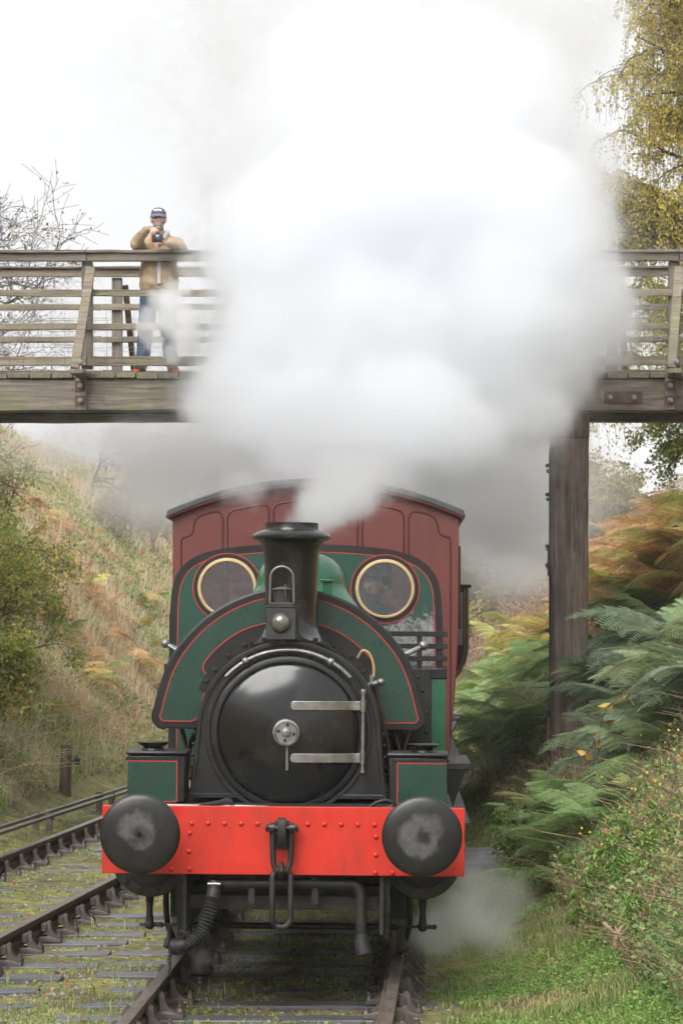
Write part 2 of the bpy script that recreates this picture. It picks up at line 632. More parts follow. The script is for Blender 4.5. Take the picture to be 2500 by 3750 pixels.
rail(main_line, -.7525, 2, 42, 'left rail of the track that carries the locomotive, brown with a worn head', RAILTOPD, 'rails')
rail(main_line, .7525, 2, 42, 'right rail of the track that carries the locomotive', RAILTOPD, 'rails')
rail(side_line, .7525, 4, 41, 'right rail of the empty side track at the left, running behind the buffer', RAILTOPD, 'rails')
rail(side_line, -.7525, 4, 41, 'shiny topped left rail of the empty side track, nearest the point rods', RAILTOP, 'rails')


def chair_mesh():
    mb = MB()
    # stepped base casting, jaws either side of the rail, timber key on the outside (local +x)
    base = [(-.19, -.09), (.19, -.09), (.19, .09), (-.19, .09)]
    top = [(-.10, -.075), (.10, -.075), (.10, .075), (-.10, .075)]
    vs = [(x, y, -.190) for x, y in base] + [(x, y, -.168) for x, y in base] + [(x, y, -.146) for x, y in top]
    fs = [(3, 2, 1, 0), (8, 9, 10, 11)]
    for i in range(4):
        j = (i + 1) % 4
        fs += [(i, j, 4 + j, 4 + i), (4 + i, 4 + j, 8 + j, 8 + i)]
    mb.add(vs, fs)
    for s, x0 in ((-1, .040), (1, .078)):
        # swept jaw: thick at the foot, curling towards the rail under its head
        out = [(x0 + .105, -.160), (x0 + .055, -.125), (x0 + .035, -.085), (x0 + .030, -.045), (x0 + .012, -.030), (x0 - .004, -.040), (x0, -.075), (x0 + .002, -.146)]
        for (ya, yb) in ((-.055, .055),):
            n = len(out)
            v2 = [(s * p[0], ya, p[1]) for p in out] + [(s * p[0], yb, p[1]) for p in out]
            mb.add(v2, [tuple(range(n)), tuple(range(2 * n - 1, n - 1, -1))] + [((i + 1) % n, i, n + i, n + (i + 1) % n) for i in range(n)])
    mb.box((.040, -.085, -.105), (.077, .085, -.050))
    return mb.mesh('chair', CHAIRM)


CHAIR = chair_mesh()
_b = MB(); _b.lathe([(.0, .052), (.013, .052), (.015, .046), (.015, .034), (.024, .032), (.026, .02), (.030, .016), (.033, 0)], n=10)
BOLT = _b.mesh('bolt', BOLTM)


def sleepers(line, y0, y1, step, label, group, half, seed):
    r = random.Random(seed)
    y = y0
    ordn = ['first', 'second', 'third', 'fourth', 'fifth', 'sixth', 'seventh', 'eighth', 'ninth', 'tenth', 'eleventh', 'twelfth', 'thirteenth', 'fourteenth', 'fifteenth', 'sixteenth', 'seventeenth', 'eighteenth', 'nineteenth', 'twentieth'] + ['twenty ' + w for w in ('first', 'second', 'third', 'fourth', 'fifth', 'sixth', 'seventh', 'eighth', 'ninth')] + ['thirtieth', 'thirty first', 'thirty second']
    count = 0
    while y < y1:
        cx = float(line(y)); hl = half + r.uniform(-.08, .08)
        mb = MB()
        k = 9
        for a in range(k):                       # slightly waney block
            pass
        xs = [-hl + 2 * hl * i / (k - 1) for i in range(k)]
        vs, fs = [], []
        for i, x in enumerate(xs):
            e = r.uniform(-.008, .008); f = r.uniform(-.008, .008); t = r.uniform(-.007, .005)
            vs += [(x, -.125 + e, -.30), (x, .125 + f, -.30), (x, .120 + f, -.191 + t), (x, -.120 + e, -.191 + t)]
        for i in range(k - 1):
            for j in range(4):
                q = (j + 1) % 4
                fs.append((i * 4 + j, i * 4 + q, i * 4 + 4 + q, i * 4 + 4 + j))
        fs += [(3, 2, 1, 0), (4 * k - 4, 4 * k - 3, 4 * k - 2, 4 * k - 1)]
        mb.add(vs, fs)
        s = mb.build('sleeper', SLEEP, None, (cx, y, r.uniform(-.016, .003)), (0, 0, r.uniform(-.02, .02)), bevel=.008)
        tag(s, ordn[count] + ' ' + label, 'sleeper', group); count += 1
        for sd in (-1, 1):
            c = link('chair', CHAIR, None, s, (sd * .7525, 0, .002), (0, 0, 0 if sd > 0 else math.pi))
            for bx, by in ((.165, .05), (-.165, -.05)):
                link('bolt', BOLT, None, c, (bx, by, -.17))
        y += step + r.uniform(-.05, .05)


sleepers(main_line, 16.35, 24.5, .735, 'wet timber sleeper under the loco track, counted from the picture bottom', 'sleepers of the loco track', 1.32, 3)
sleepers(side_line, 18.35, 38.5, .735, 'grey wet sleeper of the empty side track, counted from the picture bottom', 'sleepers of the side track', 1.42, 5)

# point rods beside the side track
def rodding(off, z, label):
    ys = np.linspace(12, 42, 16)
    e = empty('point_rod', (0, 0, 0))
    tag(e, label, 'point rod', 'point rods')
    mb = MB()
    xs = [-3.70 + .104 * (y - 31.3) + off for y in ys]
    for i in range(len(ys) - 1):
        mb.bar((xs[i], ys[i], z), (xs[i + 1], ys[i + 1], z + .0004), .05, .032)
    mb.build('rod', STEELD, e)
    for i in range(1, len(ys), 2):
        m2 = MB()
        m2.box((xs[i] - .04, ys[i] + .4, -.22), (xs[i] + .04, ys[i] + .43, z - .02))
        m2.box((xs[i] - .10, ys[i] + .36, -.215), (xs[i] + .10, ys[i] + .47, -.19))
        m2.cyl((xs[i] - .05, ys[i] + .415, z - .033), (xs[i] + .05, ys[i] + .415, z - .033), .017, n=10)
        m2.box((xs[i] - .048, ys[i] + .395, z + .012), (xs[i] + .048, ys[i] + .435, z + .034))
        m2.build('roller_stand', IRON, e)


rodding(0, .02, 'long grey steel point rod on roller stands, nearer the side track')
rodding(-.16, .03, 'second grey steel point rod, on the bank side of its twin')
# short weathered stump with an insulator at the foot of the left bank
pp = at(238, 2905, 39.5)
pe = empty('wooden_stump', (pp.x, pp.y, float(gz(pp.x, pp.y)) - .05))
tag(pe, 'short weathered wooden stump with a dark bracket at the foot of the left bank', 'post')
_m = MB(); _m.tube([(0, 0, 0), (.01, 0, .35), (.02, .01, .72)], [.085, .08, .072], 9)
STUMPW = wood('stump_wood', (.05, .035, .025), (.12, .085, .06), (.2, .15, .11), 2, moss=.3)
_m.build('stump', STUMPW, pe)
_m = MB(); _m.cyl((.07, 0, .5), (.17, -.01, .5), .012, n=8); _m.lathe([(.02, -.05), (.05, -.04), (.035, 0), (.045, .03), (.02, .05)], (.17, -.01, .5), n=12, cap=True)
_m.build('bracket', BLACKM, pe)
# dark stone block beside the track, right of the locomotive
sb = at(1770, 3120, 28.5)
_m = MB()
rs = random.Random(4)
pts = []
for zz, sx, sy in ((-.15, .34, .62), (.07, .33, .6), (.125, .27, .52)):
    for i in range(12):
        a = 2 * math.pi * i / 12
        c, s_ = math.cos(a), math.sin(a)
        k = 1 / max(abs(c), abs(s_)) ** .75
        pts.append((c * k * sx * rs.uniform(.93, 1.06), s_ * k * sy * rs.uniform(.93, 1.06), zz + rs.uniform(-.012, .012)))
fs = []
for i in range(2):
    for j in range(12):
        fs.append((i * 12 + j, i * 12 + (j + 1) % 12, i * 12 + 12 + (j + 1) % 12, i * 12 + 12 + j))
fs.append(tuple(range(24, 36)))
_m.add(pts, fs)
STONE = mat('wet_stone', (.05, .05, .055), (.12, .12, .125), 7, .28, .6, bmp=.6, bscale=14, bdist=.03)
tag(_m.build('stone_block', STONE, None, (sb.x, sb.y, -.1), (R(4), R(-5), R(14)), bevel=.02), 'wet dark stone slab lying in the grass right of the buffer beam', 'stone')
# ================================================================ timber footbridge
BY = 32.0
WOODX = wood('bridge_beam_wood', (.075, .060, .048), (.175, .145, .115), (.29, .25, .205), 0, moss=.55)
WOODXR = wood('handrail_wood', (.085, .065, .055), (.15, .125, .11), (.24, .205, .18), 0, moss=.25)
WOODR = wood('rail_wood', (.12, .095, .065), (.235, .195, .14), (.34, .29, .215), 0, moss=.55)
WOODZ = wood('post_wood', (.10, .085, .07), (.20, .17, .14), (.30, .255, .21), 2, moss=.1)
WOODT = wood('trestle_wood', (.085, .058, .044), (.19, .15, .12), (.33, .285, .245), 2, rust=True)
WOODP = wood('plank_wood', (.09, .075, .055), (.17, .145, .10), (.26, .225, .16), 1, moss=.6)
GIRD = mat('girder_iron', (.035, .030, .030), (.065, .055, .05), 8, .6, .8)
BROWNIRON = mat('brown_iron', (.075, .040, .032), (.11, .055, .04), 9, .65, .8)
bridge = empty('footbridge', (0, BY, 0), R(-.35))
tag(bridge, 'weathered timber footbridge with slatted railings crossing over the train', 'bridge')


def plank(name, lo, hi, m, seed=0, n=14, amp=.006, bevel=.006):
    """a long sawn timber along x with slightly wandering edges"""
    r = random.Random(seed)
    mb = MB(); vs, fs = [], []
    for i in range(n):
        x = lo[0] + (hi[0] - lo[0]) * i / (n - 1)
        a = [r.uniform(-amp, amp) for _ in range(4)]
        vs += [(x, lo[1] + a[0], lo[2] + a[1]), (x, hi[1], lo[2] + a[1]), (x, hi[1], hi[2] + a[2]), (x, lo[1] + a[3], hi[2] + a[2])]
    for i in range(n - 1):
        for j in range(4):
            q = (j + 1) % 4
            fs.append((i * 4 + j, i * 4 + 4 + j, i * 4 + 4 + q, i * 4 + q))
    fs += [(0, 1, 2, 3), (4 * n - 1, 4 * n - 2, 4 * n - 3, 4 * n - 4)]
    mb.add(vs, fs)
    return mb.build(name, m, bridge, bevel=bevel)


XL_, XR_ = -9.5, 9.0
# main timbers in lengths, with the iron girder under them
for i, (a, b) in enumerate(((XL_, -.9), (-.897, XR_))):
    plank('main_beam', (a, 0, 4.595), (b, .30, 4.94), WOODX, 11 + i, 26, .007, .012)
    plank('main_beam', (a, 1.72, 4.595), (b, 2.02, 4.938), WOODX, 21 + i, 26, .007, .012)
for yy in (.38, 1.36):
    g = MB()
    for zz in (4.65, 4.90): g.box((XL_, yy, zz), (XR_, yy + .22, zz + .018))
    g.box((XL_, yy + .10, 4.668), (XR_, yy + .12, 4.90))
    g.build('girder', GIRD, bridge)
# deck planks laid across, ends showing along the edge
r_ = random.Random(2)
x = XL_ + .02
pk = 0
while x < XR_ - .2:
    wd = r_.choice((.215, .225, .23))
    t = r_.uniform(-.006, .006)
    mb = MB(); mb.box((0, r_.uniform(-.06, -.02), 4.946 + t), (wd, 2.06, 5.002 + t))
    mb.build('deck_plank', WOODP, bridge, (x, 0, 0), bevel=.006)
    x += wd + .011
# toe board along the edge
for i, (a, b) in enumerate(((XL_, -3.3), (-3.29, .4), (.41, 4.2), (4.21, XR_))):
    plank('kick_board', (a, .075, 5.006), (b, .10, 5.022), WOODP, 31 + i, 10, .003, .004)
# railings
def runs(name, y, zlo, zhi, th, m, seed):
    r = random.Random(seed)
    cuts = [XL_, -6.2, -2.78, .45, 3.68, 6.9, XR_]
    i = 0
    while i < len(cuts) - 1:
        j = i + 1 + (1 if r.random() < .4 and i < len(cuts) - 2 else 0)
        plank(name, (cuts[i] + .003, y, zlo), (cuts[j] - .003, y + th, zhi), m, seed * 7 + i, 8 * (j - i), .005, .005)
        i = j


runs('top_rail', .03, 6.232, 6.318, .075, WOODXR, 1)
for i, (a, b) in enumerate(((XL_, -2.8), (-2.795, .44), (.445, 3.66), (3.665, XR_))):
    plank('handrail_cap', (a, .0, 6.321), (b, .16, 6.352), WOODX, 41 + i, 14, .004, .006)
for k, (a, b) in enumerate(((5.85, 5.922), (5.483, 5.555), (5.092, 5.193))):
    runs('rail', .05, a, b, .04, WOODR, 3 + k)
for k, (a, b) in enumerate(((6.285, 6.372), (5.90, 5.968), (5.527, 5.595), (5.12, 5.20))):
    runs('rail', 1.94, a, b, .04, WOODR, 9 + k)
plank('handrail_cap', (XL_, 1.90, 6.375), (XR_, 2.05, 6.402), WOODX, 51, 30, .004, .006)
PLATE = MB().box((-.055, 0, -.055), (.055, .012, .055)).mesh('bolt_plate', RUST)
_b = MB(); _b.lathe([(0, .05), (.022, .05), (.024, .045), (.024, .018), (.032, .016), (.034, 0)], ax='y', n=6)
BIGBOLT = _b.mesh('bolt_head', STEELD)


def bolt_plate(x, z, y=-.001, sc_=1.0):
    p = link('bolt_plate', PLATE, None, bridge, (x, y - .012, z))
    p.scale = (sc_, 1, sc_)
    link('bolt_head', BIGBOLT, None, p, (0, -.001, 0))


for i, px in enumerate((-6.2, -2.78, .45, 3.63, 7.1)):
    mb = MB(); mb.box((px - .06, .092, 5.06), (px + .06, .19, 6.23)); mb.build('post', WOODZ, bridge, bevel=.006)
    # lower leg bolted on the beam's face
    mb = MB(); mb.box((px - .115, -.055, 4.60), (px + .005, -.008, 4.945)); mb.build('post_foot', WOODZ, bridge, bevel=.006)
    for zz in (4.86, 4.70): bolt_plate(px - .06, zz, -.056)
    # outrigger under the deck and raking strut up to the post
    mb = MB(); mb.bar((px - .06, -.52, 4.985), (px + .12, .9, 4.935), .15, .05); mb.build('outrigger', WOODP, bridge, bevel=.006)
    mb = MB(); mb.bar((px - .085, -.40, 5.02), (px + .045, .045, 6.16), .10, .055, (0, -1, 0)); mb.build('strut', WOODR, bridge, bevel=.006)
    link('bolt_head', BIGBOLT, None, bridge, (px - .03, -.40, 5.09), (0, 0, 0))
for px in (-6.0, -2.61, .52, 3.12, 7.0):
    mb = MB(); mb.box((px - .06, 1.985, 4.93), (px + .06, 2.085, 6.28)); mb.build('post', WOODZ, bridge, bevel=.006)
    mb = MB(); mb.bar((px + .20, 2.4, 4.9), (px + .09, 2.06, 6.2), .07, .05, (0, -1, 0)); mb.build('strut', BROWNIRON, bridge, bevel=.004)
# stock wire on the inside of both railings
WIRE = mat('galvanised_wire', (.42, .43, .45), (.30, .30, .31), 20, .45, metal=.7)


def netting(y, z0, z1, seed):
    r = random.Random(seed)
    mb = MB()
    zs = [z0 + (z1 - z0) * (i / 7) ** 1.15 for i in range(8)]
    for z in zs:
        pts = []
        for i in range(61):
            xx = XL_ + (XR_ - XL_) * i / 60
            pts.append((xx, y + r.uniform(-.006, .006), z + r.uniform(-.010, .010)))
        mb.tube(pts, .0028, 3, caps=False)
    xx = XL_ + .1
    while xx < XR_:
        pts = [(xx + r.uniform(-.008, .008), y + r.uniform(-.004, .004), z) for z in zs]
        mb.tube(pts, .0022, 3, caps=False)
        xx += .152
    mb.build('wire_netting', WIRE, bridge)


netting(.035, 5.02, 5.72, 1)
netting(1.925, 5.02, 5.78, 2)
# trestle legs
def leg(px, y0, zbot, seed):
    r = random.Random(seed)
    mb = MB(); vs, fs = [], []
    n = 22
    for i in range(n):
        z = zbot + (4.318 - zbot) * i / (n - 1)
        a = [r.uniform(-.006, .006) for _ in range(8)]
        x0, x1, ya, yb = px - .205, px + .205, y0, y0 + .40
        c = .035
        vs += [(x0 + a[0], ya + c, z), (x0 + c, ya + a[1], z), (x1 - c, ya + a[2], z), (x1 + a[3], ya + c, z), (x1 + a[4], yb - c, z), (x1 - c, yb, z), (x0 + c, yb, z), (x0 + a[5], yb - c, z)]
    for i in range(n - 1):
        for j in range(8):
            q = (j + 1) % 8
            fs.append((i * 8 + j, i * 8 + q, i * 8 + 8 + q, i * 8 + 8 + j))
    fs += [tuple(range(7, -1, -1)), tuple(range(8 * n - 8, 8 * n))]
    mb.add(vs, fs)
    lg = mb.build('trestle_post', WOODT, bridge)
    cp = MB(); cp.box((px - .215, y0 - .01, 4.322), (px + .212, y0 + .42, 4.592)); cp.build('corbel', WOODT, bridge, bevel=.012)
    st = MB(); st.box((px - .222, y0 + .10, zbot + 1.9), (px - .209, y0 + .20, 4.2)); st.box((px - .235, y0 + .09, zbot + 2.55), (px - .209, y0 + .24, zbot + 2.85)); st.box((px - .25, y0 + .08, zbot + .62), (px - .212, y0 + .26, zbot + .98)); st.build('strap', IRON, bridge, bevel=.003)
    for zz in (4.38, 4.02, 3.70, 3.13, 2.92, 2.2, 1.0):
        bl = MB(); bl.cyl((px - .212, y0 + .15, zz), (px - .262, y0 + .15, zz), .021, n=8); bl.cyl((px - .206, y0 + .15, zz), (px - .225, y0 + .15, zz), .034, n=8); bl.build('bolt', IRON, bridge)


leg(2.51, .30, .25, 1)
leg(2.60, 1.55, .3, 2)
leg(-5.6, .30, .6, 3)
leg(-5.6, 1.55, .6, 4)
# rusty joint plate on the right hand end of the beam
mb = MB(); mb.box((2.86, -.016, 4.675), (3.27, -.004, 4.805)); jp = mb.build('joint_plate', RUST, bridge, bevel=.002)
for xx in (2.92, 3.18): link('bolt_head', BIGBOLT, None, jp, (xx, -.017, 4.735))
# ================================================================ saddle tank locomotive
loco = empty('steam_locomotive', (-.380, 18.0, 0), -.017)
loco.rotation_euler = (0, R(.45), -.017)
tag(loco, 'dark green saddle tank steam locomotive with bright red buffer beam, coming head on', 'locomotive')
DZ = 1.569                      # height of the smokebox centre
SF = 1.20                       # smokebox front
TF = 1.93                       # front of the saddle tank


def part(mb, name, m, parent=loco, bevel=0, ang=38, loc=None, rot=None):
    return mb.build(name, m, parent, loc, rot, bevel, ang)


# --- buffer beam with rivets
beam = part(MB().prism(rrect(-1.137, 1.137, .707, 1.136, .012, 3), .425, .465), 'buffer_beam', RED, bevel=.004)
_b = MB(); _b.lathe([(.0, .0135), (.006, .013), (.011, .0105), (.015, .006), (.0165, 0)], ax='y', n=14)
RIVET = _b.mesh('rivet', RED)
riv = [(p, 3013) for p in (706, 765, 825, 886, 946, 1130, 1190, 1251, 1312, 1373)] + [(698, 3049), (696, 3116), (696, 3181), (633, 3183), (1379, 3056), (1379, 3123), (1378, 3188), (1440, 3188)]
for px, py in riv:
    link('rivet', RIVET, None, beam, ((px - 1040) / 583.0, .425, 2.3 - (py + 2 - 2275) / 583.0 - .004))
# frame plates and everything dark under the beam
m_ = MB()
for s in (-1, 1): m_.box((s * .62 - .015, .47, .33), (s * .62 + .015, 6.6, 1.06))
m_.box((-.60, .62, .47), (.60, .66, .56)); m_.box((-.60, .9, .56), (.60, 1.2, .60))
m_.box((-.60, 1.6, .40), (.60, 1.64, .95)); m_.box((-.60, 3.2, .35), (.60, 3.24, .95)); m_.box((-.60, 5.2, .30), (.60, 5.24, .95))
part(m_, 'frame', FRAMEB, bevel=.004)
fp = MB(); fp.box((-1.07, .467, 1.075), (1.07, 6.9, 1.112)); fp.box((-1.07, .467, 1.0), (-1.055, 6.9, 1.075)); fp.box((1.055, .467, 1.0), (1.07, 6.9, 1.075))
part(fp, 'footplate', BLACKM, bevel=.004)
bx_ = MB(); bx_.box((-1.10, 6.9, .707), (1.10, 6.95, 1.12)); part(bx_, 'rear_beam', BLACK)
# --- buffers
BUFM, bnt, bb = new_mat('worn_buffer_face')
bv = coords(bnt)
sepb = bnt.nodes.new('ShaderNodeSeparateXYZ'); bnt.links.new(bv, sepb.inputs[0])
rad = fmath(bnt, 'SQRT', fmath(bnt, 'ADD', fmath(bnt, 'POWER', sepb.outputs[0], 2.0), fmath(bnt, 'POWER', sepb.outputs[2], 2.0)))
bn1 = noise(bnt, coords(bnt, (1, 1, 1), objrand=True), 9, 7, .65)
patchy = noise(bnt, coords(bnt, (1, 1, 1), objrand=True), 4.5, 2, .5)
wear = fmath(bnt, 'SUBTRACT', 1.25, fmath(bnt, 'MULTIPLY', fmath(bnt, 'ABSOLUTE', fmath(bnt, 'SUBTRACT', rad, .083)), 15.0))
wear = fmath(bnt, 'SUBTRACT', wear, maprange(bnt, patchy, .48, .68, 0, 1.5))
wear = fmath(bnt, 'ADD', wear, fmath(bnt, 'MULTIPLY', fmath(bnt, 'SUBTRACT', bn1, .5), 3.4))
wmask = maprange(bnt, wear, .2, .9)
edge = ramp(bnt, [(.35, (.009, .009, .009)), (.7, (.02, .0195, .0195))], noise(bnt, bv, 14, 6))
smear = maprange(bnt, noise(bnt, bv, 30, 5, .7), .35, .7)
bnt.links.new(mixc(bnt, wmask, edge, mixc(bnt, smear, (.095, .092, .09), (.05, .048, .046))), bb.inputs['Base Color'])
bnt.links.new(maprange(bnt, wmask, 0, 1, .36, .62), bb.inputs['Roughness'])
bump(bnt, bb, mixc(bnt, .5, wmask, bn1), .15, .003)
_h = MB(); _h.lathe([(.0, .012), (.10, .0105), (.17, .006), (.215, -.002), (.236, -.010), (.246, -.019), (.248, -.028), (.244, -.036), (.10, -.05), (.07, -.08), (.07, -.2)], ax='y', n=56)
HEAD = _h.mesh('buffer_head', BUFM)
_s = MB(); _s.lathe([(.085, .17), (.095, .17), (.10, .10), (.115, .03), (.15, .015), (.15, 0)], ax='y', n=28, cap=True)
SHANK = _s.mesh('housing', BLACKM)
for s, nm, lb in ((-1, 'buffer', None), (1, 'buffer', None)):
    h = link('buffer', HEAD, None, loco, (s * .866, 0.012, .985), (0, R(50 * s), 0))
    link('housing', SHANK, None, h, (0, .412, 0))
_d = MB(); _d.lathe([(.013, .0005), (.014, .004), (.0, .004)], ax='y', n=14)
_d.build('centre_hole', mat('hole', (.002, .002, .002), None, rough=1), [o for o in loco.children if o.name.startswith('buffer') and o.location.x < 0 and 'beam' not in o.name][0], (0, -.0125, 0))
# --- coupling
cp = empty('coupling'); cp.parent = loco; cp.location = (-.005, .425, 0)
hk = MB(); hk.prism(smooth_line([(-.0, .0), (0, .0)], 1) + [(0, 0)], 0, .01) if False else None
hm = MB()
hp = [(-.02, .93), (-.025, 1.0), (-.03, 1.045), (-.075, 1.075), (-.125, 1.06), (-.145, 1.0), (-.135, .93), (-.10, .885), (-.055, .88), (-.05, .90), (-.085, .92), (-.10, .96), (-.085, 1.0), (-.055, .985), (-.04, .94)]
n = len(hp)
hm.add([(-.026, p[0], p[1]) for p in hp] + [(.026, p[0], p[1]) for p in hp], [tuple(range(n)), tuple(range(2 * n - 1, n - 1, -1))] + [((i + 1) % n, i, n + i, n + (i + 1) % n) for i in range(n)])
hm.box((-.045, -.012, .87), (.045, -.001, 1.05))
part(hm, 'draw_hook', BLACKM, cp, bevel=.009)
pn = MB(); pn.cyl((-.105, -.07, 1.005), (.105, -.07, 1.005), .016, n=14)
for s in (-1, 1):
    pn.cyl((s * .045, -.07, 1.005), (s * .078, -.07, 1.005), .036, n=18); pn.cyl((s * .082, -.07, 1.005), (s * .10, -.07, 1.005), .026, n=6)
part(pn, 'pin', BLACK, cp)
sh = MB(); sh.tube(smooth_line([(-.058, -.07, 1.005), (-.056, -.072, .85), (-.045, -.075, .765), (0, -.078, .728), (.045, -.075, .765), (.056, -.072, .85), (.058, -.07, 1.005)], 5), .0185, 10)
part(sh, 'shackle', BLACKM, cp)
lk = MB(); lk.tube([(x, -.08 + .012 * math.sin(i), z) for i, (x, z) in enumerate(arc(0, .69, .057, 0, 180, 10) + arc(0, .445, .057, 180, 360, 10))], .019, 10, closed=True)
part(lk, 'link', BLACKM, cp)
s2 = MB(); s2.tube([(0, -.08 + .055 * math.cos(R(a)), .742 + .042 * math.sin(R(a))) for a in range(0, 360, 30)], .016, 8, closed=True); part(s2, 'joining_link', BLACKM, cp)
# --- smokebox
cr = .602
out = arc(0, DZ, cr, 0, 180, 40) + [(-.612, 1.45), (-.628, 1.3), (-.648, 1.14)] + [(.648, 1.14), (.628, 1.3), (.612, 1.45)]
sbx = part(MB().prism(out, SF, TF + .02), 'smokebox', BLACK, bevel=.008)
fl = MB(); fl.ring(out, offset(out, .030), SF - .012, SF + .01)
part(fl, 'front_angle', BLACK, sbx, bevel=.004)
rg = MB(); rg.lathe([(.456, 0), (.458, .026), (.468, .034), (.492, .034), (.505, .026), (.508, 0)], (0, SF, DZ), 'y', 72); part(rg, 'door_ring', BLACK, sbx)
fillet = MB(); fillet.lathe([(.512, -.002), (.515, .010), (.530, .013), (.542, .010), (.545, -.002)], (0, SF, DZ), 'y', 72); part(fillet, 'door_seal', BLACK, sbx)
for k in range(5):
    a = R(214 + k * 28)
for s in (-1, 1):
    for i in range(6):
        z = 1.19 + i * .075; xx = .648 - (z - 1.14) * .08
        rv = MB(); rv.sph((s * (xx + .004), SF + .06, z), (.010, .012, .012), 10, 6); part(rv, 'side_rivet', BLACK, sbx)
door = MB()
door.lathe([(.458, 0), (.458, .020), (.452, .034), (.44, .044), (.415, .052), (.36, .072), (.29, .092), (.2, .108), (.1, .117), (.04, .119), (0.0, .1195)], (0, SF - .012, DZ), 'y', 80)
dr = part(door, 'smokebox_door', BLACKG)
FY = SF - .012
# hinge straps follow the dome
def dome_y(x, z):
    r = math.hypot(x, z - DZ)
    return FY - np.interp(r, [0, .04, .1, .2, .29, .36, .415, .44, .452, .47], [.1195, .119, .117, .108, .092, .072, .052, .044, .034, .03])


for zc in (1.752, 1.411):
    mb = MB(); vs, fs = [], []
    xs = [.018 + .0045 * i for i in range(6)] + list(np.linspace(.046, .505, 16))
    for i, x in enumerate(xs):
        hw = .027 * math.sqrt(max(0.0, 1 - ((.045 - min(x, .045)) / .029) ** 2)) + .003
        for z in (zc - hw, zc + hw):
            y = dome_y(min(x, .45), zc) if x < .44 else dome_y(.44, zc) - (x - .44) * .1
            vs += [(x, y - .016, z), (x, y + .02, z)]
    for i in range(len(xs) - 1):
        a, b = i * 4, i * 4 + 4
        fs += [(a, b, b + 2, a + 2), (a, a + 1, b + 1, b), (a + 2, b + 2, b + 3, a + 3)]
    fs += [(0, 2, 3, 1), (len(vs) - 4, len(vs) - 3, len(vs) - 1, len(vs) - 2)]
    mb.add(vs, fs)
    part(mb, 'hinge_strap', STEEL, dr, bevel=.003)
    kn = MB(); kn.cyl((.488, FY - .055, zc - .038), (.488, FY - .055, zc + .038), .021, n=16); part(kn, 'hinge_knuckle', STEEL, dr)
pst = MB(); pst.cyl((.488, FY - .055, 1.335), (.488, FY - .055, 1.835), .0125, n=12); pst.lathe([(.0, .03), (.016, .03), (.02, .02), (.016, 0)], (.488, FY - .055, 1.83), n=12); pst.lathe([(.018, 0), (.018, -.02), (.0, -.03)], (.488, FY - .055, 1.335), n=12)
for zz in (1.82, 1.36): pst.box((.476, FY - .05, zz - .015), (.50, FY + .03, zz + .015))
part(pst, 'hinge_post', STEELD, dr)
hw = MB(); hw.lathe([(.068, 0), (.068, .018), (.076, .026), (.086, .024), (.091, .012), (.086, 0)], (-.008, FY - .14, DZ + .008), 'y', 40)
rim_r = .072
hw.lathe([(.0, .010), (.07, .010), (.07, .002), (.0, .002)], (-.008, FY - .14, DZ + .008), 'y', 40)
hw.lathe([(.0, .052), (.012, .052), (.014, .03), (.026, .028), (.030, .012), (.034, .004)], (-.008, FY - .14, DZ + .008), 'y', 20)
hw.cyl((-.008, FY - .10, DZ + .008), (-.008, FY - .16, DZ + .008), .018, n=14)
wh = part(hw, 'handwheel', STEEL, dr)
for a in (80, 170, 260, 350):
    ho = MB(); ho.lathe([(.0, .0015), (.011, .0015), (.0115, 0)], (-.008 + .051 * math.cos(R(a)), FY - .1505, DZ + .008 + .051 * math.sin(R(a))), 'y', 14)
    part(ho, 'wheel_hole', FRAMEB, dr)
hd = MB(); hd.tube([(-.004, FY - .128, DZ - .02), (-.003, FY - .130, DZ - .14), (-.001, FY - .128, DZ - .232)], [.011, .0115, .014], 12); hd.sph((-.001, FY - .128, DZ - .234), (.014, .014, .006), 12, 6); part(hd, 'door_handle', STEEL, dr)
# --- curved handrail over the door
hr = MB(); hr.tube([(x, SF - .055, z) for x, z in arc(-.003, DZ - .01, .553, 43, 137, 40)], .0135, 12)
hrp = part(hr, 'handrail', STEELD)
for a in (60, 120):
    c = (-.003 + .553 * math.cos(R(a)), DZ - .01 + .553 * math.sin(R(a)))
    kb = MB(); kb.sph((c[0], SF - .055, c[1]), .026, 16, 10); kb.cyl((c[0], SF - .05, c[1]), (c[0], SF + .01, c[1]), .013, n=10); part(kb, 'handrail_knob', STEELD, hrp)
# --- chimney
ch = MB(); vs, fs = [], []
pr = [(.168, 2.953), (.176, 2.955), (.1775, 2.915), (.181, 2.907), (.215, 2.899), (.236, 2.892), (.239, 2.889), (.252, 2.882), (.262, 2.870), (.265, 2.857), (.262, 2.848), (.248, 2.842), (.222, 2.834), (.203, 2.818), (.191, 2.79), (.184, 2.74), (.180, 2.66), (.176, 2.55), (.172, 2.45), (.170, 2.38), (.172, 2.32), (.181, 2.27), (.200, 2.235), (.232, 2.21), (.272, 2.195), (.298, 2.192), (.300, 2.178)]
n = 64
for i, (r, z) in enumerate(pr):
    f = max(0.0, min(1.0, (2.34 - z) / .148)) ** 1.4
    for j in range(n):
        a = 2 * math.pi * j / n
        x = r * math.cos(a)
        drop = cr - math.sqrt(max(cr * cr - x * x, 0))
        vs.append((x, 1.56 + min(r, .26 + (r - .26) * .3 if r > .26 else r) * math.sin(a), z - drop * f))
for i in range(len(pr) - 1):
    for j in range(n):
        fs.append((i * n + j, i * n + (j + 1) % n, i * n + n + (j + 1) % n, i * n + n + j))
ch.add(vs, fs)
chm = part(ch, 'chimney', BLACKG, ang=30)
inn = MB(); inn.lathe([(.168, 2.953), (.16, 2.6), (.16, 2.3), (0, 2.3)], (0, 1.56, 0), 'z', 32); part(inn, 'bore', FRAMEB, chm)
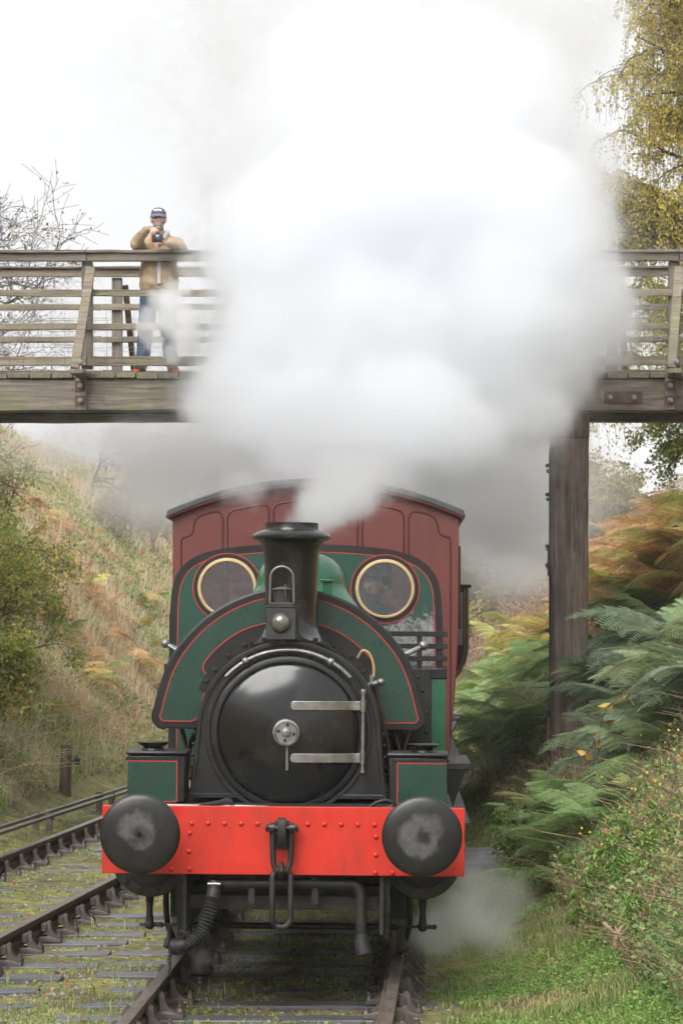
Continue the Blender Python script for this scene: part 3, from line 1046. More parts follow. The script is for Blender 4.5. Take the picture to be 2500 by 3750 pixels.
for s in (-1, 1):
    for xx, yy in ((.17, .205), (.262, .06)):
        bz = DZ + math.sqrt(cr * cr - xx * xx)
        bo = MB(); bo.cyl((s * xx, 1.56 - yy, bz), (s * xx, 1.56 - yy, bz + .045), .017, n=6); part(bo, 'base_bolt', BLACK, chm)
# --- saddle tank
half = [(.0, 2.520), (.169, 2.504), (.31, 2.462), (.45, 2.396), (.592, 2.295), (.715, 2.165), (.80, 2.04), (.852, 1.92), (.888, 1.80), (.912, 1.70)]
half = smooth_line(half, 5)
cor = arc(.925 - .085, 1.565 + .085, .085, 12, -90, 8)
right_out = half + cor
inner_r = [(.607, 1.565)] + arc(0, DZ, .607, 2, 88, 16)
poly = [(x, z) for x, z in right_out] + inner_r + [(-x, z) for x, z in inner_r[::-1]] + [(-x, z) for x, z in right_out[::-1][:-1]]
tb = MB()
body = [(x * .992, 1.569 + (z - 1.569) * .994) for x, z in poly]
tb.prism(body, TF + .035, 4.62)
tank = part(tb, 'saddle_tank', GREEN, bevel=.004, loc=(-.022, 0, 0))
ep = MB(); ep.prism(poly, TF, TF + .034); part(ep, 'end_plate', BLACK, tank, bevel=.006)
outer_line = [(x, z) for x, z in right_out]
full = [(-x, z) for x, z in right_out[::-1][:-1]] + right_out            # left bottom -> top -> right bottom
ins = offset(full, -.050, closed=False)
iline = smooth_line([(0, 2.292), (.169, 2.283), (.30, 2.243), (.40, 2.188), (.50, 2.105), (.565, 2.03), (.585, 1.985)], 4) + smooth_line([(.585, 1.985), (.578, 1.955), (.558, 1.935), (.548, 1.915), (.556, 1.87), (.585, 1.77), (.604, 1.68), (.612, 1.645)], 3)[1:]
bot = 1.565 + .050
cl = [p for p in ins if p[1] >= bot + .001]
xl = .615 + .03
green = cl + [(.70, bot), (.665, bot), (.635, bot + .012)] + iline[::-1] + [(-x, z) for x, z in iline[1:]] + [(-.635, bot + .012), (-.665, bot), (-.70, bot)]
gp = MB(); gp.prism(green, TF - .004, TF + .005); part(gp, 'green_panel', GREEN, tank)
ln = MB(); ln.strip(green, .0085, TF - .004, .0015); part(ln, 'red_line', REDL, tank)
hi_ = MB(); hi_.tube([(x, TF + .012, z) for x, z in full], .010, 8); part(hi_, 'edge_bead', BLACK, tank)
# bolted flange between tank and smokebox
fg = MB(); fo = arc(0, DZ, .672, 24, 156, 40); fi = arc(0, DZ, .60, 24, 156, 40)
fg.add([(x, TF - .022, z) for x, z in fo] + [(x, TF - .022, z) for x, z in fi] + [(x, TF + .0, z) for x, z in fo], [(i, i + 1, 41 + i + 1, 41 + i) for i in range(40)] + [(i + 1, i, 82 + i, 82 + i + 1) for i in range(40)])
flg = part(fg, 'flange', BLACK, tank)
for a in (30, 38, 50, 62, 118, 130, 142, 150):
    x, z = .645 * math.cos(R(a)), DZ + .645 * math.sin(R(a))
    bo = MB(); bo.lathe([(.0, .02), (.009, .02), (.010, .018), (.010, .008), (.017, .007), (.019, 0)], (x, TF - .022, z), 'y', 8); part(bo, 'flange_bolt', BLACKM, tank)
# mushroom topped valve handles either side of the tank
for s, yy in ((-1, 2.9), (1, 2.7)):
    vh = MB(); vh.cyl((s * .76, yy, 2.06), (s * .90, yy - .02, 2.125), .018, n=10); vh.sph((s * .915, yy - .02, 2.135), .034, 14, 10); vh.cyl((s * .80, yy - .10, 2.07), (s * .915, yy - .02, 2.135), .012, n=8); part(vh, 'valve_handle', STEELD, tank)
# --- fittings round the right of the smokebox
pp_ = MB(); pp_.tube(smooth_line([(.44, TF - .06, 2.055), (.475, TF - .08, 2.105), (.52, TF - .08, 2.085), (.548, TF - .07, 2.01), (.55, TF - .06, 1.93)], 6), .009, 8); part(pp_, 'brass_pipe', BRASS)
vv = MB(); vv.cyl((.50, TF - .10, 1.865), (.60, TF - .13, 1.895), .022, n=12); vv.sph((.60, TF - .13, 1.895), (.03, .03, .026), 14, 8); vv.cyl((.535, TF - .05, 1.93), (.54, TF - .13, 1.87), .017, n=10); part(vv, 'steam_valve', STEELD)
wp = MB(); wp.tube(smooth_line([(.56, TF - .05, 1.86), (.60, TF - .06, 1.72), (.632, TF - .05, 1.55), (.66, TF - .03, 1.40), (.665, TF - .05, 1.2)], 6), .010, 8); part(wp, 'copper_pipe', mat('dull_copper', (.12, .07, .035), (.06, .045, .035), 12, .4, metal=.6))
for s in (-1, 1):
    ip = MB(); ip.tube(smooth_line([(s * .67, 2.3, 1.55), (s * .72, 2.2, 1.40), (s * .70, 2.0, 1.24), (s * .68, 1.9, 1.12)], 6), .020, 8); ip.tube(smooth_line([(s * .80, 2.6, 1.55), (s * .74, 2.4, 1.35), (s * .72, 2.2, 1.12)], 6), .016, 8)
    part(ip, 'injector_pipe', mat('bronze_pipe', (.14, .08, .04), (.05, .035, .025), 14, .4, metal=.6) if s < 0 else bpy.data.materials['bronze_pipe'])
bl_ = MB(); bl_.cyl((0, TF + .03, DZ), (0, 4.7, DZ), .56, n=40); part(bl_, 'boiler', BLACKM)
# --- dome and safety valve behind the chimney
dm = MB(); dm.lathe([(.42, 2.40), (.375, 2.47), (.335, 2.52), (.318, 2.56), (.314, 2.60), (.300, 2.655), (.272, 2.705), (.225, 2.748), (.16, 2.778), (.08, 2.79), (0, 2.793)], (.015, 3.05, 0), 'z', 48); part(dm, 'dome', GREENB)
fc = MB(); fc.box((.19, 2.35, 2.42), (.255, 2.43, 2.575)); fc.box((.17, 2.33, 2.575), (.275, 2.45, 2.592)); part(fc, 'filler_bracket', GREENB, bevel=.003)
# --- sand boxes on the footplate
for s in (-1, 1):
    sbm = MB()
    def fx(a, b): return (min(s * a, s * b), max(s * a, s * b))
    x0, x1 = fx(.66, 1.035)
    sbm.box((x0, 1.03, 1.114), (x1, 1.42, 1.425)); sb_ = part(sbm, 'sand_box', BLACK, bevel=.012)
    tp = MB(); x0, x1 = fx(.645, 1.045); tp.box((x0, 1.015, 1.426), (x1, 1.435, 1.452)); part(tp, 'top_plate', BLACK, sb_, bevel=.01)
    x0, x1 = fx(.715, 1.032)
    pl = MB(); pl.prism(rrect(x0, x1, 1.125, 1.385, .012, 3), 1.024, 1.031); part(pl, 'green_panel', GREEN, sb_)
    lnn = MB(); rr = [(s * 1.033, 1.386), (s * .716, 1.386), (s * .713, 1.38), (s * .713, 1.13), (s * .717, 1.124), (s * 1.033, 1.124)]
    lnn.strip(rr if s < 0 else rr[::-1], .008, 1.024, .0015, closed=False); part(lnn, 'red_line', REDL, sb_)
    lid = MB(); lid.lathe([(.075, 0), (.07, .012), (.062, .02), (.085, .03), (.103, .045), (.105, .050), (.098, .053), (.05, .050), (0, .049)], (s * .885, 1.22, 1.452), 'z', 36); part(lid, 'lid', BLACK, sb_)
    for i in range(4):
        kb = MB(); kb.sph((s * 1.04, 1.06 + .09 * i, 1.40), .012, 10, 6); part(kb, 'side_rivet', BLACK, sb_)
# --- cab front with two round windows
CY = 4.95
def cab_half():
    return smooth_line([(0, 2.905), (.35, 2.895), (.62, 2.868), (.80, 2.828), (.92, 2.765), (1.005, 2.67), (1.045, 2.56), (1.060, 2.42)], 5) + [(1.064, 2.2), (1.064, 1.113)]


chf = cab_half()
cabp = chf + [(-x, z) for x, z in chf[::-1][:-1]]
# counter-clockwise outline, holes cut by building the plate round two openings
def plate_with_holes(poly, holes, y0, y1):
    b = bmesh.new()
    def loop(pts):
        v = [b.verts.new((p[0], y0, p[1])) for p in pts]
        return [b.edges.new((v[i], v[(i + 1) % len(v)])) for i in range(len(v))]
    ed = loop(poly)
    for h in holes: ed += loop(h)
    bmesh.ops.triangle_fill(b, use_beauty=True, use_dissolve=False, edges=ed)
    r = bmesh.ops.extrude_face_region(b, geom=b.faces[:])
    for v in [g for g in r['geom'] if isinstance(g, bmesh.types.BMVert)]: v.co.y = y1
    bmesh.ops.recalc_face_normals(b, faces=b.faces)
    me = bpy.data.meshes.new('plate'); b.to_mesh(me); b.free()
    me.polygons.foreach_set('use_smooth', [True] * len(me.polygons)); me.set_sharp_from_angle(angle=R(38))
    return me


WX, WZ = .616, 2.557
holes = [arc(s * WX, WZ, .207, 0, 360, 40)[:-1] for s in (-1, 1)]
CABM, cnt, cb = new_mat('cab_green_worn')
cv = coords(cnt)
sepc = cnt.nodes.new('ShaderNodeSeparateXYZ'); cnt.links.new(cv, sepc.inputs[0])
cn = noise(cnt, cv, 22, 8, .7)
# paint burnt off low down on the right of the spectacle plate
ax_ = maprange(cnt, sepc.outputs[0], .30, .72); az_ = maprange(cnt, sepc.outputs[2], 2.55, 2.2)
wv = fmath(cnt, 'ADD', fmath(cnt, 'MULTIPLY', ax_, az_), fmath(cnt, 'MULTIPLY', fmath(cnt, 'SUBTRACT', cn, .5), 2.2))
bare = ramp(cnt, [(.35, (.03, .03, .03)), (.55, (.22, .215, .21)), (.75, (.33, .325, .315))], noise(cnt, cv, 30, 7, .75))
cnt.links.new(mixc(cnt, maprange(cnt, wv, .55, .72), (.013, .057, .040), bare), cb.inputs['Base Color'])
cnt.links.new(maprange(cnt, wv, .4, .7, .28, .8), cb.inputs['Roughness'])
cb.inputs['Coat Weight'].default_value = .15
cab = link('cab_front', plate_with_holes(cabp, holes, CY, CY + .012), CABM, loco)
bd = MB(); bo_ = cabp; bi_ = offset(cabp, -.052); bd.ring(bo_, bi_, CY - .006, CY + .014)
brd = part(bd, 'black_border', BLACK, cab)
li = MB(); li.strip(offset(cabp, -.062), .0085, CY, .0025); part(li, 'red_line', REDL, cab)
for s in (-1, 1):
    w_ = MB(); w_.ring(arc(s * WX, WZ, .266, 0, 360, 48)[:-1], arc(s * WX, WZ, .232, 0, 360, 48)[:-1], CY - .005, CY - .0005); part(w_, 'black_ring', BLACK, cab)
    w_ = MB(); w_.strip(arc(s * WX, WZ, .268, 0, 360, 48)[:-1], .0085, CY - .001, .006); part(w_, 'red_line', REDL, cab)
GLASS = bpy.data.materials.new('window_glass'); GLASS.use_nodes = True
nt = GLASS.node_tree; nt.nodes.clear()
o_ = nt.nodes.new('ShaderNodeOutputMaterial'); tr = nt.nodes.new('ShaderNodeBsdfTransparent'); gl = nt.nodes.new('ShaderNodeBsdfGlossy'); lw = nt.nodes.new('ShaderNodeFresnel'); df = nt.nodes.new('ShaderNodeBsdfDiffuse')
tr.inputs[0].default_value = (.52, .54, .53, 1); gl.inputs['Roughness'].default_value = .04; gl.inputs['Color'].default_value = (.9, .92, .95, 1); lw.inputs[0].default_value = 1.5
df.inputs[0].default_value = (.45, .44, .42, 1)
mx = nt.nodes.new('ShaderNodeMixShader'); mx2 = nt.nodes.new('ShaderNodeMixShader')
nt.links.new(fmath(nt, 'MULTIPLY', lw.outputs[0], 1.8), mx.inputs[0]); nt.links.new(tr.outputs[0], mx.inputs[1]); nt.links.new(gl.outputs[0], mx.inputs[2])
nt.links.new(maprange(nt, noise(nt, coords(nt), 18, 7, .7), .45, .8, .01, .16), mx2.inputs[0]); nt.links.new(mx.outputs[0], mx2.inputs[1]); nt.links.new(df.outputs[0], mx2.inputs[2])
nt.links.new(mx2.outputs[0], o_.inputs[0])
for s in (-1, 1):
    wf = MB(); wf.lathe([(.206, -.012), (.206, .014), (.210, .019), (.224, .018), (.232, .010), (.234, -.001)], (s * WX, CY - .005, WZ), 'y', 56)
    wn_ = part(wf, 'window_frame', BRASS)
    gs = MB(); gs.lathe([(0, 0), (.2075, 0), (.2075, -.005), (0, -.005)], (s * WX, CY, WZ), 'y', 48); part(gs, 'pane', GLASS, wn_)
    for k in range(8):
        a = R(22 + 45 * k)
        sc1 = MB(); sc1.lathe([(0, .004), (.005, .003), (.006, 0)], (s * WX + .218 * math.cos(a), CY - .0235, WZ + .218 * math.sin(a)), 'y', 8); part(sc1, 'screw', BRASS, wn_)
# cab side sheets and floor, open at the back
for s in (-1, 1):
    cs = MB(); cs.box((s * 1.064 - .006, CY + .016, 1.113), (s * 1.064 + .006, CY + .75, 2.35)); cs.box((s * 1.064 - .006, 6.15, 1.113), (s * 1.064 + .006, 6.85, 2.0)); part(cs, 'cab_side', GREEN)
bk = MB(); bk.box((-1.05, 6.80, 1.113), (1.05, 6.83, 2.0)); bk.box((-1.05, CY + .02, 1.113), (1.05, 6.8, 1.13)); part(bk, 'cab_back', GREEN)
gr_ = MB(); gr_.tube(smooth_line([(.45, CY + .25, 1.6), (.44, CY + .22, 2.3), (.40, CY + .2, 2.52), (.36, CY + .2, 2.58)], 5), .014, 8); part(gr_, 'cab_pipe', BLACKM)
# handrail stanchions beside the cab
for s in (-1, 1):
    sq = MB(); sq.box((s * 1.06 - .035, CY - .14, 1.9), (s * 1.06 + .035, CY - .08, 1.96)) ; part(sq, 'grab_bracket', BLACK)
# --- coal bunker with rails, right of the boiler
bn = MB(); bn.box((.80, 3.45, 1.114), (1.06, 4.9, 1.96)); bun = part(bn, 'bunker', BLACKM, bevel=.006)
gp2 = MB(); gp2.box((.965, 3.44, 1.114), (1.066, 3.449, 1.885)); gp2.box((1.061, 3.445, 1.114), (1.068, 4.9, 1.93)); part(gp2, 'green_panel', GREENB, bun, bevel=.002)
cpz = MB(); cpz.box((.955, 3.43, 1.888), (1.075, 3.47, 1.965)); part(cpz, 'corner_cap', BLACK, bun, bevel=.006)
for z in (2.015, 2.105, 2.195):
    rl = MB(); rl.box((.56, 3.50, z), (1.075, 3.512, z + .038)); rl.box((1.066, 3.512, z), (1.078, 4.85, z + .038)); part(rl, 'coal_rail', BLACK, bun, bevel=.002)
up = MB(); up.box((.855, 3.514, 1.9), (.893, 3.528, 2.225)); up.box((1.0, 3.514, 1.9), (1.04, 3.528, 2.225)); part(up, 'rail_upright', BLACK, bun, bevel=.002)
for xx, zz in ((.86, 1.90), (.90, 1.80), (.93, 1.64), (.93, 1.5)):
    rv = MB(); rv.sph((xx, 3.446, zz), (.014, .008, .014), 10, 6); part(rv, 'bunker_rivet', BLACK, bun)
lp = MB(); lp.box((.845, 3.40, 1.60), (.875, 3.42, 1.80)); part(lp, 'name_board', BRASS, bun, bevel=.003)
# lower cab front panel lines each side
for s in (-1, 1):
    lo_ = MB(); q = [(s * .88, 1.60), (s * 1.0, 1.60), (s * 1.012, 1.588), (s * 1.012, 1.12)]
    lo_.strip(q, .008, 3.43 if s > 0 else CY - .001, .002, closed=False)
# --- cylinders, wheels, brake gear
CYLM = FRAMEB
for s in (-1, 1):
    cy = MB(); cy.cyl((s * .875, .98, .765), (s * .875, 1.9, .765), .235, n=40); cy.lathe([(.0, .03), (.12, .03), (.15, .02), (.225, .012), (.235, 0)], (s * .875, .98, .765), 'y', 40)
    cc = part(cy, 'cylinder', CYLM, bevel=.006)
    cv2 = MB(); cv2.lathe([(.185, .0), (.185, .03), (.245, .03), (.252, .022), (.252, 0)], (s * .875, .965, .765), 'y', 40); part(cv2, 'cover_rim', BLACK, cc)
    for k in range(12):
        a = R(30 * k + 12)
        nb = MB(); nb.lathe([(0, .024), (.016, .024), (.018, .02), (.018, .01), (.026, .009), (.027, 0)], (s * .875 + .216 * math.cos(a), .935, .765 + .216 * math.sin(a)), 'y', 8); part(nb, 'cover_nut', BLACK, cc)
    # drain cock hanging under the cylinder
    dc = MB(); x0 = s * .885
    dc.tube([(x0, 1.05, .53), (x0, 1.05, .42), (x0, 1.05, .345)], [.03, .02, .026], 10); dc.sph((x0, 1.05, .325), .034, 12, 8); dc.cyl((x0, 1.05, .325), (x0 + .07, 1.05, .325), .014, n=8); dc.sph((x0 + .075, 1.05, .325), .018, 10, 6)
    dc.tube([(x0 - s * .13, 1.03, .325), (x0 - s * .13, 1.03, .25), (x0 - s * .12, 1.03, .205)], [.012, .016, .028], 8); dc.sph((x0 - s * .12, 1.03, .19), (.03, .025, .02), 10, 6)
    part(dc, 'drain_cock', FRAMEB, cc)
rd = MB(); rd.cyl((-.95, 1.05, .325), (.95, 1.05, .325), .010, n=8); part(rd, 'cock_rod', FRAMEB)
wm = MB()
WHEELM = FRAMEB
_w = MB()
_w.lathe([(.40, -.065), (.46, -.065), (.468, -.055), (.475, .03), (.50, .045), (.505, .06), (.49, .068), (.40, .068), (.40, -.065)], ax='x', n=48)
TYRE = _w.mesh('tyre', STEELD)
_w = MB(); _w.lathe([(.0, .07), (.10, .07), (.10, -.07), (.0, -.07)], ax='x', n=24)
for k in range(10):
    a = R(36 * k); _w.bar((0, .09 * math.cos(a), .09 * math.sin(a)), (0, .41 * math.cos(a), .41 * math.sin(a)), .05, .06, (1, 0, 0))
WCEN = _w.mesh('wheel_centre', FRAMEB)
for yy in (2.35, 4.35):
    for s in (-1, 1):
        wl_ = link('wheel', WCEN, None, loco, (s * .745, yy, .476), (0, 0, 0 if s < 0 else math.pi))
        link('tyre', TYRE, None, wl_)
    ax1 = MB(); ax1.cyl((-.7, yy, .476), (.7, yy, .476), .075, n=16); part(ax1, 'axle', FRAMEB)
for s in (-1, 1):
    cr_ = MB(); cr_.bar((s * .90, 1.95, .56), (s * .90, 4.4, .50), .05, .11); cr_.cyl((s * .80, 2.35, .50), (s * .95, 2.35, .50), .09, n=16); cr_.cyl((s * .80, 4.35, .50), (s * .95, 4.35, .50), .09, n=16); part(cr_, 'coupling_rod', STEELD, bevel=.006)
    bs = MB(); bs.bar((s * .745, 1.70, .86), (s * .745, 1.76, .36), .05, .05, (0, 1, 0)); bs.box((s * .745 - .06, 1.78, .30), (s * .745 + .06, 1.86, .62)); part(bs, 'brake_hanger', FRAMEB)
    gi = MB(); gi.bar((s * .655, .50, .704), (s * .65, .56, .30), .035, .014, (0, 1, 0)); part(gi, 'guard_iron', BLACKM)
    gi = MB(); gi.tube(smooth_line([(s * .80, 1.35, .62), (s * .805, 1.4, .42), (s * .80, 1.5, .28), (s * .765, 1.62, .15), (s * .745, 1.7, .09)], 5), .020, 10); part(gi, 'sand_pipe', FRAMEB)
tr_ = MB(); tr_.cyl((-.72, 1.75, .25), (.72, 1.75, .25), .022, n=10); part(tr_, 'brake_rod', BLACK)
# --- pipes and brake hose under the beam
vp = MB(); vp.tube(smooth_line([(-.40, .52, .64), (0, .52, .645), (.40, .52, .645), (.465, .52, .63), (.487, .52, .57), (.488, .52, .45), (.495, .52, .30)], 6), .034, 14)
vpp = part(vp, 'train_pipe', BLACKM)
en = MB(); en.tube([(.494, .52, .33), (.496, .52, .29), (.505, .51, .24), (.515, .50, .20)], [.038, .046, .052, .05], 16); part(en, 'pipe_end', BLACKM, vpp, bevel=.002)
for xx in (-.2, .2):
    hg = MB(); hg.box((xx - .018, .50, .60), (xx + .018, .51, .705)); hg.box((xx - .02, .49, .52), (xx + .02, .505, .60)); part(hg, 'pipe_hanger', BLACKM, vpp)
hose_path = smooth_line([(-.43, .46, .655), (-.437, .43, .58), (-.455, .40, .50), (-.475, .38, .42), (-.51, .37, .345), (-.56, .37, .29), (-.62, .38, .265)], 16)
ho = MB(); rs_ = []
for i in range(len(hose_path)):
    if i < 22: rs_.append(.043)
    else: rs_.append(.040 + .0065 * math.cos(i * math.pi / 2.0))
ho.tube(hose_path, rs_, 18)
HOSEM = mat('ribbed_rubber', (.018, .018, .019), (.05, .05, .05), 14, .45, .65)
hs = part(ho, 'brake_hose', HOSEM, ang=60)
cpl = MB(); cpl.tube([(-.60, .38, .272), (-.645, .385, .258), (-.69, .39, .255)], [.046, .052, .05], 16); cpl.sph((-.655, .385, .255), (.058, .05, .055), 16, 10); cpl.tube([(-.62, .36, .31), (-.60, .35, .345), (-.64, .35, .36)], .012, 8); part(cpl, 'hose_coupling', BLACKM, hs)
cl_ = MB(); cl_.lathe([(.046, -.008), (.05, -.008), (.05, .008), (.046, .008)], (-.43, .455, .645), 'z', 18); cl_.cyl((-.47, .40, .65), (-.39, .40, .65), .008, n=8); part(cl_, 'hose_clip', STEEL, hs)
chn = MB()
for i in range(9):
    a = i % 2; zc = .25 - i * .021
    chn.tube([(-.700 + (.009 * math.cos(t) if a else .002 * math.cos(t)), .37 + (.002 if a else .009) * math.cos(t), zc + .015 * math.sin(t)) for t in [k * math.pi / 4 for k in range(8)]], .0035, 5, closed=True)
part(chn, 'hose_chain', FRAMEB, hs)
# fire-iron, rag and cable lying on the footplate behind the beam
fi2 = MB(); fi2.tube(smooth_line([(-.92, .52, 1.135), (-.66, .52, 1.13), (-.36, .52, 1.13), (-.1, .51, 1.125)], 4), .012, 8); part(fi2, 'steel_rod', STEELD)
rag = MB()
rp = [(-.56, 1.128), (-.50, 1.15), (-.42, 1.165), (-.355, 1.185), (-.325, 1.172), (-.315, 1.145), (-.36, 1.155), (-.44, 1.135), (-.50, 1.118)]
rag.prism(rp, .49, .53); part(rag, 'leather_strap', BLACKM, bevel=.004)
cbz = MB(); cbz.tube(smooth_line([(.38, .50, 1.12), (.52, .50, 1.125), (.58, .50, 1.16), (.64, .51, 1.175), (.69, .52, 1.155), (.67, .52, 1.135), (.62, .51, 1.13)], 5), .012, 8); part(cbz, 'iron_loop', BLACKM)
DKWOOD = wood('dark_wet_board', (.03, .03, .032), (.06, .06, .064), (.11, .11, .12), 1, wet=.4)
# side steps of the cab, right and left
for s in (-1, 1):
    stp = MB(); stp.box((min(s * .98, s * 1.30), 5.1, 1.15), (max(s * .98, s * 1.30), 6.6, 1.19))
    wst = part(stp, 'side_board', DKWOOD)
    br = MB(); a = [(s * 1.05, 1.145), (s * 1.26, 1.145), (s * 1.12, .72), (s * 1.05, .72)]; br.prism(a if s > 0 else a[::-1], 5.12, 5.15); part(br, 'bracket', BLACK, wst)
# --- lamp on its bracket in front of the chimney: a thing of its own
lamp = empty('railway_lamp', loco.matrix_basis @ Vector((-.045, SF - .02, 2.178)), -.06)
tag(lamp, 'black square railway lamp with round lens and hoop handle, in front of the chimney', 'lamp')
LAMPM = mat('lamp_black', (.020, .020, .020), (.045, .044, .043), 14, .36, .55)
part(MB().box((-.098, -.095, 0), (.098, .095, .212)), 'case', LAMPM, lamp, bevel=.006)
part(MB().box((-.104, -.101, .2125), (.104, .101, .222)), 'case_lip', LAMPM, lamp, bevel=.002)
part(MB().box((-.082, -.08, .2225), (.082, .08, .244)), 'top_step', LAMPM, lamp, bevel=.004)
l1 = MB(); l1.lathe([(.055, .2445), (.055, .322), (.058, .33)], (0, 0, 0), 'z', 24); part(l1, 'vent_tube', LAMPM, lamp)
l1 = MB(); l1.lathe([(.066, .328), (.068, .332), (.05, .338), (.0, .349)], (0, 0, 0), 'z', 24); l1.lathe([(.066, .328), (0, .328)], (0, 0, 0), 'z', 24); l1.cyl((.025, -.04, .27), (.025, -.055, .36), .006, n=8); part(l1, 'vent_cap', STEELD, lamp)
l1 = MB(); l1.tube([(x, -.02, z) for x, z in [(-.078, .235)] + arc(0, .405, .075, 180, 0, 14) + [(.078, .235)]], .0065, 8); part(l1, 'handle', STEELD, lamp)
LENSM = mat('lamp_lens', (.10, .095, .08), None, rough=.05, spec=.9, coat=1.0)
l1 = MB(); l1.lathe([(.064, -.004), (.066, .006), (.060, .010)], (0, -.095, .110), 'y', 32); part(l1, 'lens_ring', LAMPM, lamp)
l1 = MB(); l1.lathe([(.060, .006), (.054, .022), (.040, .034), (.02, .041), (0, .043)], (0, -.095, .110), 'y', 32); part(l1, 'lens', LENSM, lamp)
l1 = MB(); l1.box((.0985, -.03, .03), (.108, .03, .19)); l1.cyl((-.098, -.06, .105), (-.115, -.06, .105), .006, n=8); part(l1, 'door_latch', LAMPM, lamp)
lb_ = MB(); lb_.box((-.07, SF - .06, 2.145), (-.02, SF + .05, 2.172)); part(lb_, 'lamp_bracket', BLACK)
# ================================================================ coaches
GOLD = mat('gold_lining', (.55, .40, .14), None, rough=.4)
MAROON = mat('maroon_paint', (.050, .012, .016), (.065, .016, .02), 3, .3, coat=.2)
UNDER = mat('underframe', (.012, .011, .010), (.03, .026, .022), 9, .7)
side = [(1.160, 1.02), (1.178, 1.3), (1.208, 1.6), (1.232, 1.95), (1.245, 2.3), (1.247, 3.225)]
RA = 3.01


def roof_arc(hw, z0, sag, n=24):
    rr = (hw * hw + sag * sag) / (2 * sag)
    a = math.degrees(math.asin(hw / rr))
    return arc(0, z0 + sag - rr, rr, 90 - a, 90 + a, n)


def coach(loc, rz, label, length, paint, mould):
    c = empty('passenger_coach', loc, rz)
    tag(c, label, 'coach', 'coaches of the train')
    top = roof_arc(1.247, 3.225, .262)
    poly = side + top[1:-1] + [(-x, z) for x, z in side[::-1]]
    bd = part(MB().prism(poly, 0, length), 'body', paint, c, bevel=.008)
    # roof with rounded edge and cornice
    o = roof_arc(1.295, 3.262, .285); i_ = roof_arc(1.285, 3.205, .285)
    part(MB().prism(o + i_[::-1], -.07, length + .07), 'roof', ROOFG, c, bevel=.012)
    cn = roof_arc(1.285, 3.212, .273)
    mb = MB(); mb.tube([(x, -.035, z) for x, z in cn], .030, 10); part(mb, 'cornice', mould[0], c)
    for s in (-1, 1):
        g = MB(); g.tube([(s * 1.275, -.05, 3.215), (s * 1.275, length + .05, 3.215)], .028, 8); part(g, 'gutter', mould[0], c)
    # raised beading on the end
    def q(x, y): return ((550 + .765 * x - 1155) / 420.0, 2.3 + (2275 - 1700 - .765 * y) / 420.0)
    outer = [q(147, 1300), q(147, 800), q(147, 470), q(147, 368)] + smooth_line([q(150, 354), q(165, 346), q(187, 340), q(203, 322), q(208, 288), q(222, 258), q(250, 241), q(285, 231), q(315, 226), q(336, 234), q(347, 258)], 3) + [q(347, 395), q(347, 900), q(347, 1300)]
    mid = [q(369, 1300), q(369, 600)] + smooth_line([q(369, 258), q(377, 234), q(400, 219), q(470, 204), q(540, 194), q(560, 202), q(568, 225)], 4) + [q(568, 700), q(568, 1300)]
    cen = [q(590, 1300), q(590, 600)] + smooth_line([q(590, 220), q(600, 196), q(625, 186), q(700, 176), q(791, 172)], 4)
    lines = [outer, mid, [(-x, z) for x, z in outer], [(-x, z) for x, z in mid], cen + [(-x, z) for x, z in cen[::-1][1:]]]
    for l in lines:
        mb = MB(); mb.tube([(x, -.0015, z) for x, z in l], .0085, 6); part(mb, 'beading', mould[1], bd)
    # sole bar, steps, wheels
    u = MB(); u.box((-1.05, .05, .86), (1.05, length - .05, 1.015)); part(u, 'underframe', UNDER, c)
    for s in (-1, 1):
        for z, xo in ((.98, 1.31), (.48, 1.36)):
            f = MB(); f.box((min(s * 1.17, s * xo), .4, z), (max(s * 1.17, s * xo), length - .3, z + .035)); part(f, 'footboard', DKWOOD, c, bevel=.004)
        for yy in (1.4, length - 1.4):
            w_ = link('wheel', WCEN, None, c, (s * .745, yy, .476), (0, 0, 0 if s < 0 else math.pi)); link('tyre', TYRE, None, w_)
        for k in range(5):
            hz = length * (k + .5) / 5
            wd = MB(); wd.box((min(s * 1.244, s * 1.256), hz - .28, 2.25), (max(s * 1.244, s * 1.256), hz + .28, 2.95)); ww = part(wd, 'window', mat('coach_glass', (.02, .022, .025), None, rough=.05) if 'coach_glass' not in bpy.data.materials else bpy.data.materials['coach_glass'], c)
            fr = MB(); fr.tube([(s * 1.257, hz - .29, 2.24), (s * 1.257, hz + .29, 2.24), (s * 1.257, hz + .29, 2.96), (s * 1.257, hz - .29, 2.96)], .014, 6, closed=True); part(fr, 'window_frame', mould[1], ww)
    for xx in (-.866, .866):
        b_ = MB(); b_.lathe([(.0, .45), (.17, .44), (.19, .42), (.06, .38), (.06, .2), (.1, .18), (.1, 0)], (xx, .05, .99), 'y', 24); part(b_, 'buffer', UNDER, c)
    return c


coach1 = coach((-.226, 25.6, 0), -.02, 'dull red wooden coach with arched roof, right behind the locomotive', 7.2, COACHR, (COACHR, COACHL))
coach2 = coach((-.05, 33.9, 0), -.058, 'dark maroon coach with a glazed side lookout, partly hidden behind the red coach', 7.6, MAROON, (MAROON, MAROON))
